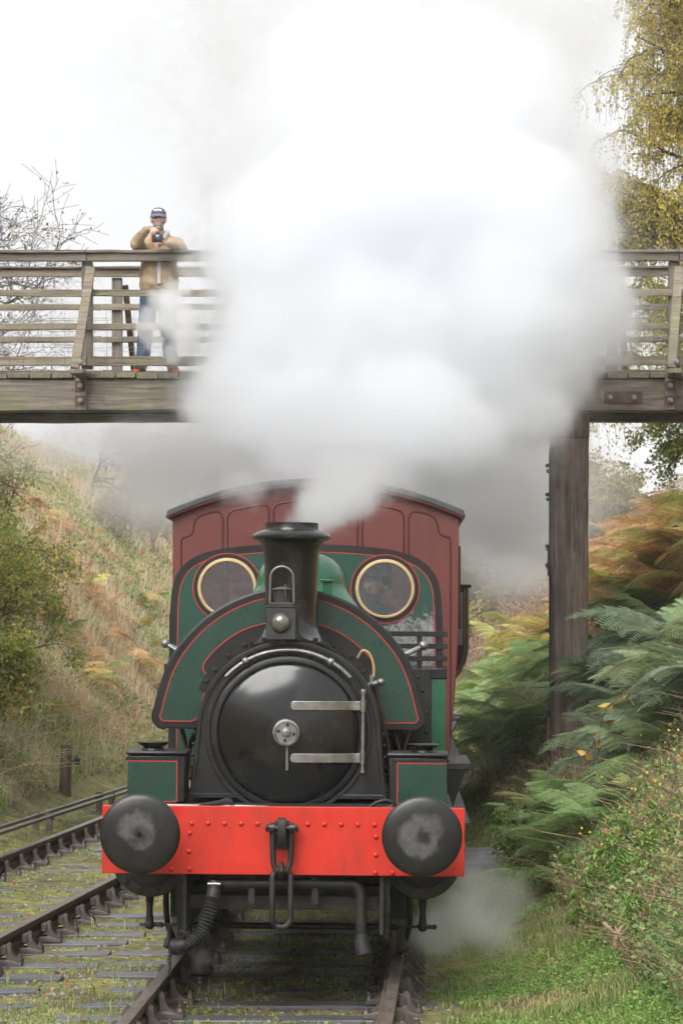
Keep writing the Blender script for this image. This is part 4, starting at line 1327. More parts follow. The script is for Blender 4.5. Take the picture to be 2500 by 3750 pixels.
# glazed lookout on the side of the second coach
lk_ = MB(); lpro = [(1.24, 1.50), (1.30, 1.56), (1.40, 1.68), (1.47, 1.82), (1.495, 1.95), (1.50, 2.0), (1.50, 2.70), (1.24, 2.70)]
lk_.prism(lpro, .6, 1.3)
dk = part(lk_, 'lookout', MAROON, coach2, bevel=.006)
lg2 = MB(); lg2.box((1.27, .59, 2.02), (1.44, .598, 2.64)); part(lg2, 'lookout_glass', mat('pale_glass', (.35, .40, .36), None, rough=.08), dk)
ll = MB()
ll.tube([(1.462, .597, 2.68), (1.462, .597, 2.0)] + [(x - .035, .597, z + .01) for x, z in lpro[4::-1]], .006, 6)
ll.tube([(1.49, .597, 2.68), (1.49, .597, 2.0)] + [(x - .010, .597, z) for x, z in lpro[4::-1]], .005, 6)
part(ll, 'gold_line', GOLD, dk)
lt = MB(); lt.box((1.23, .57, 2.70), (1.53, 1.33, 2.73)); part(lt, 'lookout_roof', MAROON, dk, bevel=.004)

# ================================================================ people
SKIN = mat('skin', (.52, .28, .21), (.58, .34, .26), 12, .5)
BEARD = mat('grey_beard', (.30, .27, .25), (.17, .15, .14), 60, .8)
EYE_M = mat('eye', (.02, .018, .018), None, rough=.3)
TAN = mat('tan_canvas', (.40, .31, .20), (.30, .23, .145), 7, .85, bmp=.5, bscale=14, bdist=.02)
DENIM = mat('blue_denim', (.055, .085, .15), (.095, .14, .225), 9, .85, bmp=.4, bscale=25, bdist=.01)
GREYF = mat('grey_fleece', (.48, .48, .50), (.40, .40, .42), 12, .9)
CAPM = mat('navy_cap', (.055, .065, .115), (.075, .085, .14), 12, .8)
CAPB = mat('cap_brim', (.13, .15, .20), (.10, .115, .16), 12, .75)
WHITE = mat('white_patch', (.75, .75, .75), None, rough=.7)
PRED = mat('red_print', (.45, .06, .07), None, rough=.7)
BOOT = mat('grey_boot', (.10, .095, .10), (.16, .15, .155), 22, .8)
ORANGE = mat('orange_rubber', (.72, .14, .03), None, rough=.5)
DARKCL = mat('dark_overall', (.014, .015, .019), (.03, .03, .034), 9, .85, bmp=.3, bscale=20)
HAIRD = mat('dark_hair', (.012, .010, .009), (.02, .016, .014), 40, .7)


def fuse(name, prims, mats, parent, vox=.008, pick=None, smooth=3, rumple=0.0):
    """grow one continuous skin over tapered limbs and ellipsoids"""
    mb = MB()
    for p in prims:
        if p[0] == 'c':
            _, pts, rs = p
            mb.tube(pts, rs, 14)
            for q_, r in zip(pts, rs if not isinstance(rs, (int, float)) else [rs] * len(pts)): mb.sph(q_, r, 14, 8)
        else:
            mb.sph(p[1], p[2], 20, 14)
    me = mb.mesh('tmp')
    o = bpy.data.objects.new('tmp', me); COL.objects.link(o)
    m = o.modifiers.new('r', 'REMESH'); m.mode = 'VOXEL'; m.voxel_size = vox; m.use_smooth_shade = True
    s = o.modifiers.new('s', 'SMOOTH'); s.factor = .5; s.iterations = smooth
    dg = bpy.context.evaluated_depsgraph_get()
    nm = bpy.data.meshes.new_from_object(o.evaluated_get(dg))
    bpy.data.objects.remove(o); bpy.data.meshes.remove(me)
    if rumple:      # cloth folds
        n_ = len(nm.vertices); co = np.zeros(n_ * 3); no = np.zeros(n_ * 3)
        nm.vertices.foreach_get('co', co); nm.vertices.foreach_get('normal', no)
        co, no = co.reshape(-1, 3), no.reshape(-1, 3)
        u_ = co[:, 2] * 1.0 + co[:, 0] * .6 + .35 * co[:, 1]
        f_ = np.sin(u_ * 46 + 2.2 * np.sin(co[:, 0] * 17 + co[:, 2] * 6) + 1.5 * np.sin(co[:, 1] * 21)) * .6 + .5 * fbm(co[:, 0] + co[:, 1], co[:, 2], 2.0, 22.0, 3)
        co += no * (f_ * rumple)[:, None]
        nm.vertices.foreach_set('co', co.ravel())
    nm.name = name; nm.materials.clear()
    for t in mats: nm.materials.append(t)
    nm.polygons.foreach_set('use_smooth', [True] * len(nm.polygons))
    if pick:
        nm.polygons.foreach_set('material_index', [pick(p.center) for p in nm.polygons])
    nm.update()
    return link(name, nm, None, parent)


def hand(wrist, palm, tips, thumb, r=.0095):
    """palm and five bent fingers reaching to given tips"""
    wrist, palm = Vector(wrist), Vector(palm)
    pr = [('c', [wrist, wrist.lerp(palm, .5), palm], [.028, .030, .028])]
    for k, (kn, mid, tip) in enumerate(tips):
        pr.append(('c', [palm.lerp(Vector(kn), .35), Vector(kn), Vector(mid), Vector(tip)], [.012, r + .002, r, r - .001]))
    pr.append(('c', [wrist.lerp(palm, .45), Vector(thumb[0]), Vector(thumb[1])], [.016, .0125, .010]))
    return pr


# --- photographer on the bridge
man = empty('person', (-2.005, 32.30, 5.012), 0)
tag(man, 'photographer in tan jacket, jeans and navy cap leaning on the bridge handrail with a camera', 'person')
hz = 1.70
head = [('e', (0, -.085, hz + .005), (.076, .095, .112)), ('e', (0, -.118, hz - .062), (.058, .064, .058)), ('c', [(0, -.168, hz + .012), (0, -.192, hz - .022)], [.010, .015]), ('e', (-.015, -.178, hz - .03), (.010, .010, .009)), ('e', (.015, -.178, hz - .03), (.010, .010, .009)),
        ('e', (0, -.168, hz + .03), (.052, .014, .011)), ('e', (-.078, -.075, hz - .01), (.012, .02, .031)), ('e', (.078, -.075, hz - .01), (.012, .02, .031)), ('e', (-.04, -.16, hz - .02), (.022, .018, .02)), ('e', (.04, -.16, hz - .02), (.022, .018, .02)), ('e', (0, -.176, hz - .07), (.026, .012, .009)), ('e', (0, -.165, hz - .105), (.03, .02, .018)),
        ('c', [(0, -.02, 1.46), (0, -.05, 1.60)], [.062, .058])]
body = head + [('e', (0, 0, 1.26), (.165, .105, .24)), ('e', (0, 0, .96), (.15, .10, .12)),
               ('c', [(-.185, -.01, 1.45), (-.24, -.18, 1.43), (-.115, -.33, 1.555)], [.055, .042, .030]), ('c', [(.185, -.01, 1.45), (.25, -.20, 1.37), (.115, -.37, 1.405)], [.055, .042, .030]),
               ('c', [(-.09, 0, .94), (-.135, -.02, .50), (-.175, .01, .08)], [.085, .058, .042]), ('c', [(.075, 0, .94), (.10, -.02, .50), (.125, .01, .08)], [.085, .058, .042])]
body += hand((-.105, -.335, 1.56), (-.045, -.385, 1.560), [((-.012, -.425, 1.553), (.004, -.445, 1.528), (.004, -.44, 1.503)), ((-.028, -.428, 1.548), (-.018, -.452, 1.520), (-.018, -.445, 1.492)), ((-.046, -.425, 1.542), (-.040, -.450, 1.512), (-.040, -.442, 1.485)), ((-.062, -.415, 1.536), (-.060, -.436, 1.510), (-.058, -.43, 1.488))], ((.0, -.375, 1.545), (.022, -.40, 1.530)))
body += hand((.115, -.37, 1.405), (.075, -.41, 1.395), [((.062, -.455, 1.385), (.040, -.475, 1.375), (.018, -.472, 1.378)), ((.066, -.448, 1.402), (.072, -.480, 1.400), (.062, -.492, 1.418)), ((.07, -.440, 1.376), (.045, -.458, 1.362), (.022, -.455, 1.366)), ((.06, -.425, 1.366), (.036, -.440, 1.352), (.016, -.436, 1.356))], ((.082, -.425, 1.43), (.078, -.45, 1.452)))


def face_pick(c):
    if c.z < hz - .035 and c.z > 1.565 and c.y < -.05 and not (abs(c.x) < .03 and c.z > hz - .052 and c.z < hz - .03):
        if abs(c.x) < .022 and hz - .078 < c.z < hz - .066: return 0
        return 1
    return 0


fuse('body', body, [SKIN, BEARD], man, .0072, face_pick, 2)
for s in (-1, 1):
    e_ = MB(); e_.sph((s * .031, -.171, hz + .010), (.011, .006, .006), 10, 6); part(e_, 'eye', EYE_M, man)
    e_ = MB(); e_.tube([(s * .014, -.180, hz + .028), (s * .034, -.177, hz + .031), (s * .052, -.163, hz + .025)], [.004, .005, .003], 6); part(e_, 'eyebrow', HAIRD, man)
jk = [('e', (0, 0, 1.27), (.205, .142, .23)), ('c', [(-.05, 0, 1.15), (-.06, 0, 1.0)], [.165, .158]), ('c', [(.05, 0, 1.15), (.06, 0, 1.0)], [.165, .158]), ('c', [(-.14, 0, 1.42), (.14, 0, 1.42)], [.105, .105]),
      ('c', [(-.19, -.005, 1.43), (-.225, -.10, 1.425), (-.240, -.185, 1.425), (-.18, -.26, 1.49), (-.120, -.325, 1.545)], [.088, .076, .070, .056, .045]), ('c', [(.19, -.005, 1.43), (.235, -.12, 1.39), (.255, -.20, 1.365), (.20, -.29, 1.385), (.135, -.362, 1.402)], [.088, .075, .068, .056, .045]),
      ('c', [(-.085, -.02, 1.52), (-.05, -.10, 1.49)], [.035, .022]), ('c', [(.085, -.02, 1.52), (.06, -.11, 1.48)], [.038, .026])]
fuse('jacket', jk, [TAN], man, .008, None, 2, .006)
hem = MB(); hem.tube([(.205 * math.cos(a) * 1.03, .158 * math.sin(a), .862 + .035) for a in np.linspace(0, 2 * math.pi, 25)[:-1]], .012, 6, closed=True)
fr = MB(); fr.box((-.012, -.172, .98), (.034, -.150, 1.27)); part(fr, 'sweatshirt', GREYF, man, bevel=.008)
for s, a in ((-1, .10), (1, .10)):
    fl2 = MB(); fl2.bar((s * .05, -.150, 1.375), (s * .155, -.125, 1.385), .006, .012); part(fl2, 'pocket_flap', TAN, man)
fuse('hood', [('c', [(-.07, .03, 1.53), (-.075, -.05, 1.53), (-.04, -.10, 1.50)], [.028, .026, .02]), ('c', [(.07, .03, 1.54), (.09, -.05, 1.55), (.06, -.11, 1.50)], [.035, .036, .022]), ('c', [(-.07, .05, 1.52), (0, .09, 1.52), (.07, .05, 1.53)], [.035, .045, .038])], [GREYF], man, .010)
fuse('jeans', [('c', [(-.095, 0, .93), (-.145, -.02, .50), (-.185, .012, .14)], [.112, .088, .074]), ('c', [(.08, 0, .93), (.105, -.02, .50), (.13, .012, .14)], [.112, .088, .074]), ('e', (-.005, .01, .92), (.185, .125, .12))], [DENIM], man, .009, None, 2, .005)
for bx_, dx in ((-.195, -.045), (.14, .05)):
    bt = fuse('boot', [('c', [(bx_, .02, .20), (bx_, .02, .10)], [.052, .055]), ('c', [(bx_, .03, .055), (bx_ + dx * .6, -.08, .05), (bx_ + dx, -.15, .042)], [.05, .05, .04])], [BOOT], man, .008)
    t_ = MB(); t_.sph((bx_ + dx * 1.05, -.165, .030), (.042, .034, .026), 14, 8); part(t_, 'toe_cap', ORANGE, bt)
    so_ = MB(); so_.box((bx_ - .045, -.17, .001), (bx_ + .045, .08, .016)); part(so_, 'sole', BLACKM, bt, bevel=.006)
    for zz in (.17, .14): 
        ey = MB(); ey.sph((bx_ - (.05 if dx > 0 else -.05), -.02, zz), .008, 8, 6); part(ey, 'eyelet', ORANGE, bt)
# cap
cz = hz + .045
cpv, cpf = [], []
for i in range(9):
    t = math.pi / 2 * i / 8
    for j in range(24):
        a = 2 * math.pi * j / 24
        cpv.append((.086 * math.cos(t) ** .8 * math.cos(a), -.082 + .105 * math.cos(t) ** .8 * math.sin(a), cz + .082 * math.sin(t) - (.012 if math.sin(a) > 0 else 0) * math.cos(t)))
for i in range(8):
    for j in range(24): cpf.append((i * 24 + j, i * 24 + (j + 1) % 24, i * 24 + 24 + (j + 1) % 24, i * 24 + 24 + j))
cap = part(MB().add(cpv, cpf), 'cap', CAPM, man)
bv2, bf2 = [], []
for i in range(4):
    for j in range(13):
        a = R(200 + 140 * j / 12)
        k = 1 + .48 * i / 3 * max(0, -math.sin(a)) ** .7
        bv2.append((.088 * math.cos(a) * (1 + .05 * i), -.082 + .106 * math.sin(a) * k, cz + .004 - .030 * (i / 3) ** 1.1 - .018 * abs(math.cos(a)) * (i / 3)))
for i in range(3):
    for j in range(12): bf2.append((i * 13 + j, i * 13 + j + 1, i * 13 + 14 + j, i * 13 + 13 + j))
bo = part(MB().add(bv2, bf2), 'brim', CAPB, cap)
sm_ = bo.modifiers.new('s', 'SOLIDIFY'); sm_.thickness = .004
def cap_y(x, z): 
    t = math.asin(min(1, (z - cz) / .082)); k = math.cos(t) ** .8
    return -.082 - .105 * k * math.sqrt(max(0, 1 - (x / (.086 * k)) ** 2)) - .002
def patch(x0, x1, z0, z1, m, nm):
    vs, fs = [], []
    for i in range(9):
        for j in range(4):
            x = x0 + (x1 - x0) * i / 8; z = z0 + (z1 - z0) * j / 3 + .004 * (1 - ((i - 4) / 4) ** 2)
            vs.append((x, cap_y(x, z), z))
    for i in range(8):
        for j in range(3): fs.append((i * 4 + j, i * 4 + 4 + j, i * 4 + 5 + j, i * 4 + 1 + j))
    part(MB().add(vs, fs), nm, m, cap)
patch(-.046, .040, cz + .037, cz + .052, WHITE, 'white_patch')
patch(-.034, .038, cz + .024, cz + .036, PRED, 'red_patch')
# camera held in both hands: a thing of its own
camo = empty('photo_camera', man.location + Vector((.012, -.425, 1.45)), 0)
tag(camo, 'black camera with a round lens held by the photographer above the handrail', 'camera')
CAMB = mat('camera_black', (.015, .015, .017), (.03, .03, .032), 20, .45)
part(MB().box((-.062, -.028, -.046), (.062, .028, .040)), 'camera_body', CAMB, camo, bevel=.010)
part(MB().box((-.022, -.03, .0405), (.022, .02, .062)), 'viewfinder', CAMB, camo, bevel=.008)
l_ = MB(); l_.lathe([(.030, 0), (.034, .02), (.037, .07), (.042, .075), (.042, .098), (.037, .10), (.034, .092), (.0, .088)], (.012, -.028, -.012), 'y', 28); part(l_, 'lens', CAMB, camo)
l_ = MB(); l_.lathe([(.034, .0965), (.030, .100), (.0, .103)], (.012, -.028, -.012), 'y', 24); part(l_, 'front_glass', mat('lens_glass', (.05, .075, .085), None, rough=.08, spec=.8), camo)
st_ = MB(); st_.tube(smooth_line([(-.062, 0, .02), (-.078, -.02, -.01), (-.066, -.03, -.06), (-.05, -.02, -.095), (-.03, .0, -.09)], 5), .0075, 6); part(st_, 'strap', ORANGE, camo)


def crew(label, loc, rz, capm, hair, coatm, lean=0.0, vox=.012, bald=False, cap=True):
    p = empty('person', loc, rz)
    tag(p, label, 'person', None)
    b = [('e', (0, -.085, 1.70), (.076, .095, .115)), ('e', (0, -.125, 1.64), (.055, .06, .055)), ('c', [(0, -.172, 1.70), (0, -.20, 1.675)], [.010, .016]), ('e', (0, -.165, 1.735), (.055, .018, .012)), ('e', (-.078, -.07, 1.69), (.012, .02, .03)), ('e', (.078, -.07, 1.69), (.012, .02, .03)), ('c', [(0, -.01, 1.45), (0, -.06, 1.6)], [.06, .056]),
         ('e', (0, 0, 1.25), (.17, .11, .25)), ('e', (0, 0, .95), (.15, .10, .12)), ('c', [(-.19, 0, 1.44), (-.25, -.05, 1.16), (-.18, -.25, 1.05)], [.055, .042, .03]), ('c', [(.19, 0, 1.44), (.25, -.05, 1.16), (.18, -.25, 1.05)], [.055, .042, .03]),
         ('c', [(-.09, 0, .94), (-.10, 0, .5), (-.10, .02, .06)], [.085, .06, .045]), ('c', [(.09, 0, .94), (.10, 0, .5), (.10, .02, .06)], [.085, .06, .045])]
    for s in (-1, 1):
        b += hand((s * .18, -.25, 1.05), (s * .165, -.31, 1.035), [((s * (.145 + .016 * k), -.345, 1.04), (s * (.145 + .016 * k), -.37, 1.025), (s * (.145 + .016 * k), -.372, 1.0)) for k in range(4)], ((s * .135, -.32, 1.035), (s * .125, -.345, 1.02)))
    fuse('body', b, [SKIN], p, vox)
    fuse('coat', [('e', (0, 0, 1.25), (.20, .135, .25)), ('c', [(-.05, 0, 1.15), (-.06, 0, .92)], [.15, .14]), ('c', [(.05, 0, 1.15), (.06, 0, .92)], [.15, .14]), ('c', [(-.13, 0, 1.43), (.13, 0, 1.43)], [.09, .09]), ('c', [(-.19, 0, 1.43), (-.255, -.05, 1.16), (-.19, -.23, 1.06)], [.08, .065, .048]), ('c', [(.19, 0, 1.43), (.255, -.05, 1.16), (.19, -.23, 1.06)], [.08, .065, .048]), ('c', [(-.05, -.02, 1.50), (.05, -.02, 1.50)], [.06, .06])], [coatm], p, vox)
    fuse('trousers', [('c', [(-.095, 0, .93), (-.105, 0, .5), (-.105, .02, .09)], [.11, .085, .07]), ('c', [(.095, 0, .93), (.105, 0, .5), (.105, .02, .09)], [.11, .085, .07])], [coatm], p, vox * 1.2)
    for s in (-1, 1):
        fuse('boot', [('c', [(s * .105, .03, .06), (s * .11, -.14, .045)], [.055, .045])], [BLACKM], p, vox)
        e_ = MB(); e_.sph((s * .031, -.174, 1.712), (.011, .006, .006), 8, 6); part(e_, 'eye', EYE_M, p)
    if not bald:
        fuse('hair', [('e', (0, -.06, 1.715), (.086, .098, .105))], [hair], p, vox)
    if cap:
        fuse('flat_cap', [('e', (0, -.08, 1.785), (.105, .125, .042)), ('e', (0, -.185, 1.765), (.075, .055, .014))], [capm], p, vox)
    return p


def lean_spot(px, py, Y, lean):
    """feet position and tilt that bring a leaning head to where the photograph shows it"""
    a = at(px, py, Y)
    return (a.x - 1.70 * math.sin(lean), a.y + .08, a.z - 1.70 * math.cos(lean)), lean


def place(p, spot):
    p.location = spot[0]; p.rotation_euler = (0, spot[1], p.rotation_euler[2])
    p.rotation_mode = 'ZYX' if False else 'XYZ'


p = crew('engine driver with dark cap seen through the right hand cab window, face turned', (0, 0, 0), R(-40), DARKCL, HAIRD, DARKCL)
place(p, lean_spot(1450, 2140, 23.75, R(14)))
p = crew('fireman in dark clothes seen dimly through the left hand cab window', (0, 0, 0), R(70), DARKCL, HAIRD, DARKCL)
place(p, lean_spot(875, 2190, 23.9, R(-10)))
p = crew('dark haired crew member leaning out past the left edge of the cab', (0, 0, 0), R(140), HAIRD, HAIRD, DARKCL, cap=False)
place(p, lean_spot(617, 2100, 24.0, R(-34)))
p = crew('balding passenger leaning out beside the glazed lookout of the maroon coach', (0, 0, 0), R(35), DARKCL, HAIRD, DARKCL, bald=True, cap=False)
place(p, lean_spot(1684, 2180, 35.6, R(24)))
# ================================================================ vegetation
STRAW = leafmat('bank_grass', [(0, (0.330, 0.176, 0.110)), (.15, (0.550, 0.330, 0.209)), (.35, (0.704, 0.550, 0.363)), (.66, (0.800, 0.693, 0.484)), (.80, (0.484, 0.484, 0.231)), (.9, (0.209, 0.286, 0.088)), (1, (0.165, 0.264, 0.088))], .45, .7)
LAWN = leafmat('short_grass', [(0, (.13, .20, .055)), (.4, (.21, .29, .09)), (.7, (.33, .37, .13)), (.86, (.46, .42, .18)), (1, (.46, .33, .19))], .35, .6)
BRAMB = leafmat('bramble_leaves', [(0, (0.079, 0.168, 0.058)), (.35, (0.168, 0.293, 0.102)), (.6, (0.316, 0.427, 0.134)), (.78, (0.450, 0.473, 0.180)), (.9, (0.630, 0.293, 0.113)), (1, (0.674, 0.134, 0.067))], 0.42, .4)
HAW = leafmat('hawthorn_leaves', [(0, (0.158, 0.224, 0.045)), (.4, (0.314, 0.369, 0.079)), (.7, (0.527, 0.527, 0.124)), (.9, (0.750, 0.628, 0.124)), (1, (0.673, 0.224, 0.079))], 0.5, .5)
BIRCHL = leafmat('birch_leaves', [(0, (0.253, 0.282, 0.059)), (.3, (0.427, 0.427, 0.098)), (.6, (0.718, 0.582, 0.127)), (.85, (0.750, 0.660, 0.137)), (1, (0.750, 0.466, 0.098))], 0.6, .5)
BROWNL = leafmat('last_leaves', [(0, (0.195, 0.122, 0.073)), (.5, (0.309, 0.211, 0.114)), (.8, (0.439, 0.357, 0.114)), (1, (0.276, 0.309, 0.081))], 0.4, .6)
FARL = leafmat('far_leaves', [(0, (0.230, 0.216, 0.115)), (.5, (0.360, 0.317, 0.158)), (.8, (0.475, 0.374, 0.173)), (1, (0.288, 0.317, 0.130))], 0.4, .7)
PLUME = leafmat('seed_plumes', [(0, (.36, .24, .18)), (.6, (.48, .36, .29)), (1, (.33, .20, .13))], .3, .8)
FERN = leafmat('bracken', None, .42, .55, obcol=True, var=.55, spec=.35)
WEED = leafmat('weed_leaves', [(0, (0.111, 0.240, 0.055)), (.5, (0.222, 0.397, 0.084)), (.85, (0.351, 0.499, 0.130)), (1, (0.443, 0.443, 0.166))], 0.42, .4)
REDSTEM = leafmat('red_moss_stems', [(0, (0.260, 0.111, 0.046)), (.5, (0.390, 0.182, 0.078)), (1, (0.312, 0.260, 0.091))], .2, .8)
BARK = mat('bark', (.035, .027, .023), (.075, .06, .052), 18, .9, bmp=.5, bscale=30)
BIRCHB = mat('birch_bark', (.06, .045, .04), (.24, .215, .20), 6, .8, bmp=.3, bscale=20, stretch=(1, 1, 3))
TWIG = mat('twigs', (.10, .075, .06), (.19, .145, .11), 8, .9)
TWIGD = mat('dark_twigs', (.055, .040, .036), (.11, .08, .07), 8, .9)


def blades(P, h, wd, rnd, lean=.5, az=None):
    n = len(P)
    az = rng.uniform(0, 2 * np.pi, n) if az is None else az
    d = np.stack([np.cos(az), np.sin(az), np.zeros(n)], 1)
    la = az + np.pi / 2 + rng.uniform(-.6, .6, n)
    l = np.stack([np.cos(la), np.sin(la), np.zeros(n)], 1) * (wd[:, None] / 2)
    ln = (lean * rng.uniform(.3, 1.5, n))[:, None]
    up = np.array([0, 0, 1.0])
    H = h[:, None]
    mid = P + up * H * .58 + d * ln * H * .22
    tip = P + up * H * np.clip(1 - .33 * ln ** 1.5, .2, 1) + d * ln * H * .85
    V = np.stack([P - l, P + l, mid + l * .75, mid - l * .75, tip], 1).reshape(-1, 3)
    b = (np.arange(n) * 5)[:, None]
    return V, b + np.array([[0, 1, 2, 3]]), b + np.array([[3, 2, 4]]), np.repeat(rnd, 5)


def leafquads(P, size, rnd, aspect=.62, flat=0.0, fold=.15):
    """small pointed leaves, each one folded along its midrib"""
    n = len(P)
    d = unit(rng.normal(size=(n, 3)) * np.array([1, 1, 1 - flat * .7]))
    u = unit(np.cross(d, unit(rng.normal(size=(n, 3)) + np.array([0, 0, flat * 2.5]))))
    nn = np.cross(d, u)
    s = size[:, None]
    V = np.stack([P - d * s * .5, P + u * s * aspect * .5 + nn * s * fold, P + d * s * .5, P - u * s * aspect * .5 + nn * s * fold], 1).reshape(-1, 3)
    b = (np.arange(n) * 4)[:, None]
    T = np.concatenate([b + np.array([[0, 1, 2]]), b + np.array([[0, 2, 3]])])
    return V, T, np.repeat(rnd, 4)


def tubes(paths, rad, sides=3):
    """many thin branches at once: paths (N, k, 3), rad (N, k)"""
    paths = np.asarray(paths, float); rad = np.asarray(rad, float)
    N, k, _ = paths.shape
    t = unit(np.gradient(paths, axis=1))
    ref = np.where(np.abs(t[..., 2:3]) > .9, np.array([1.0, 0, 0]), np.array([0, 0, 1.0]))
    u = unit(np.cross(t, ref)); v = np.cross(t, u)
    a = np.arange(sides) * 2 * np.pi / sides
    V = paths[:, :, None, :] + (u[:, :, None, :] * np.cos(a)[None, None, :, None] + v[:, :, None, :] * np.sin(a)[None, None, :, None]) * rad[:, :, None, None]
    i = np.arange(N * k * sides).reshape(N, k, sides)
    q = np.stack([i[:, :-1, :], np.roll(i, -1, 2)[:, :-1, :], np.roll(i, -1, 2)[:, 1:, :], i[:, 1:, :]], -1).reshape(-1, 4)
    return V.reshape(-1, 3), q


def stuff(name, V, q, t, rnd, m, label, cat):
    o = link(name, np_mesh(name, V, q, t, {'rnd': rnd}, m))
    return tag(o, label, cat, kind='stuff')


def view_sample(n, px0, px1, y0, y1, p=1.0):
    """spots on the ground, thicker close by"""
    u = rng.uniform(0, 1, n)
    Y = (y0 ** -p + u * (y1 ** -p - y0 ** -p)) ** (-1 / p) if p else y0 + u * (y1 - y0)
    X = (rng.uniform(px0, px1, n) - 1250) / FPX * Y
    return X, Y


# --- dry grass of the left bank
X, Y = view_sample(150000, -350, 1000, 33, 120, .6)
ok = (toe_left(Y) - X > -.15)
X, Y = X[ok], Y[ok]
Z = gz(X, Y)
g = fbm(X, Y, 2.2, .55, 4); g2 = fbm(X, Y, 5.1, 1.6, 3)
dist = toe_left(Y) - X
r_ = .52 + .20 * g + .13 * g2 + rng.normal(0, .14, len(X))
r_ = np.where(dist < 1.0, r_ + .12, r_)
r_ = np.where((g2 > .75) & (rng.random(len(X)) < .7), .93, r_)
r_ = np.where((g < -.62) & (rng.random(len(X)) < .7), .08 + .1 * rng.random(len(X)), r_)
keep = rng.random(len(X)) < np.clip(.75 + .35 * g2, .25, 1)
X, Y, Z, r_ = X[keep], Y[keep], Z[keep], r_[keep]
h = rng.uniform(.18, .60, len(X)) * np.clip(1 + .6 * fbm(X, Y, 8.4, .9, 2), .5, 1.5)
V, q, t, rr = blades(np.stack([X, Y, Z - .03], 1), h, rng.uniform(.006, .013, len(X)) * np.clip(Y / 45, .8, 2), np.clip(r_, 0, 1), 1.35)
stuff('dry_grass', V, q, t, rr, STRAW, 'tangled straw coloured grass covering the left bank', 'grass')
# brambles and leafy cover through it
X, Y = view_sample(90000, -350, 900, 33, 90, .8)
g = fbm(X, Y, 3.7, .8, 4)
dist = toe_left(Y) - X
ok = (dist > -.3) & (g + .35 * (dist < .8) + .5 * (rng.random(len(X)) - .5) > .22)
X, Y, g = X[ok], Y[ok], g[ok]
P = np.stack([X, Y, gz(X, Y) + rng.uniform(.02, .34, len(X))], 1)
V, t, rr = leafquads(P, rng.uniform(.035, .085, len(P)) * np.clip(Y / 50, .8, 1.6), np.clip(rng.normal(.48, .22, len(P)) + .14 * fbm(X, Y, 9.3, 1.1, 2), 0, 1), .75, .5)
stuff('bramble_cover', V, None, t, rr, BRAMB, 'low brambles and leafy creepers among the dry grass of the left bank', 'brambles')
# long bent stalks
X, Y = view_sample(1500, -200, 700, 34, 60, 1)
ok = toe_left(Y) - X > -.1
X, Y = X[ok], Y[ok]; n = len(X)
az = rng.uniform(0, 2 * np.pi, n); L = rng.uniform(.5, 1.3, n)
s = np.linspace(0, 1, 6)[None, :, None]
d = np.stack([np.cos(az), np.sin(az) * .5, np.zeros(n)], 1)[:, None, :]
base = np.stack([X, Y, gz(X, Y)], 1)[:, None, :]
pa = base + np.array([0, 0, 1.0]) * (s - .55 * s ** 2.2) * L[:, None, None] * .9 + d * (s ** 1.6) * L[:, None, None] * rng.uniform(.3, 1.1, n)[:, None, None]
V, q = tubes(pa, np.repeat(np.linspace(.0055, .0025, 6)[None], n, 0) * rng.uniform(.7, 1.3, n)[:, None])
stuff('dead_stalks', V, q, None, np.clip(rng.normal(.5, .2, len(V)), 0, 1), STRAW, 'thin dead stalks arching over the left bank', 'stalks')

# --- mossy track bed: short grass, seedlings, rusty moss
def bed(n, x0, x1, y0, y1):
    Y = (y0 ** -1.0 + rng.uniform(0, 1, n) * (y1 ** -1.0 - y0 ** -1.0)) ** -1.0
    X = rng.uniform(0, 1, n) * (x1(Y) - x0(Y)) + x0(Y)
    return X, Y


SL_Y = [o.location.y for o in bpy.data.objects if o.name.startswith('sleeper')]
SL_X = [o.location.x for o in bpy.data.objects if o.name.startswith('sleeper')]


def off_sleepers(X, Y, leak=.10):
    d = np.full(len(X), 9.0)
    for sx, sy in zip(SL_X, SL_Y):
        dd = np.where(np.abs(X - sx) < 1.36, np.abs(Y - sy), 9.0)
        d = np.minimum(d, dd)
    cover = fbm(X, Y, 6.6, .9, 3) > .42
    k = (d > .115) | (rng.random(len(X)) < leak) | cover
    for line in (main_line, side_line):
        for s in (-.7525, .7525):
            k &= np.abs(X - (line(Y) + s)) > .05
    return k


X, Y = bed(70000, lambda y: np.minimum(toe_left(y), -2.0 - y * .05), lambda y: .75 + 0 * y, 14.5, 44)
g = fbm(X, Y, 1.9, 1.3, 4)
ok = off_sleepers(X, Y) & (g + .8 * (rng.random(len(X)) - .5) > .12)
X, Y, g = X[ok], Y[ok], g[ok]
h = rng.uniform(.015, .06, len(X)) * (1 + 1.2 * (rng.random(len(X)) < .05))
V, q, t, rr = blades(np.stack([X, Y, gz(X, Y) - .004], 1), h, rng.uniform(.005, .011, len(X)), np.clip(rng.normal(.55, .2, len(X)), 0, 1), .7)
stuff('track_grass', V, q, t, rr, LAWN, 'short grass and moss between the rails and sleepers', 'grass')
X, Y = bed(26000, lambda y: np.minimum(toe_left(y), -2.0 - y * .05), lambda y: .7 + 0 * y, 14.5, 36)
g = fbm(X, Y, 7.7, 1.2, 3)
ok = off_sleepers(X, Y, .05) & (g + .5 * (rng.random(len(X)) - .5) > .35)
X, Y = X[ok], Y[ok]
V, q, t, rr = blades(np.stack([X, Y, gz(X, Y) - .004], 1), rng.uniform(.02, .055, len(X)), rng.uniform(.004, .009, len(X)), rng.random(len(X)), .6)
stuff('rusty_moss', V, q, t, rr, REDSTEM, 'rust brown moss in patches on the track bed', 'moss')
X, Y = bed(22000, lambda y: np.minimum(toe_left(y) - .2, -2.0 - y * .05), lambda y: .9 + 0 * y, 14.5, 42)
g = fbm(X, Y, 3.3, 1.5, 3)
ok = off_sleepers(X, Y, .06) & (g > .3)
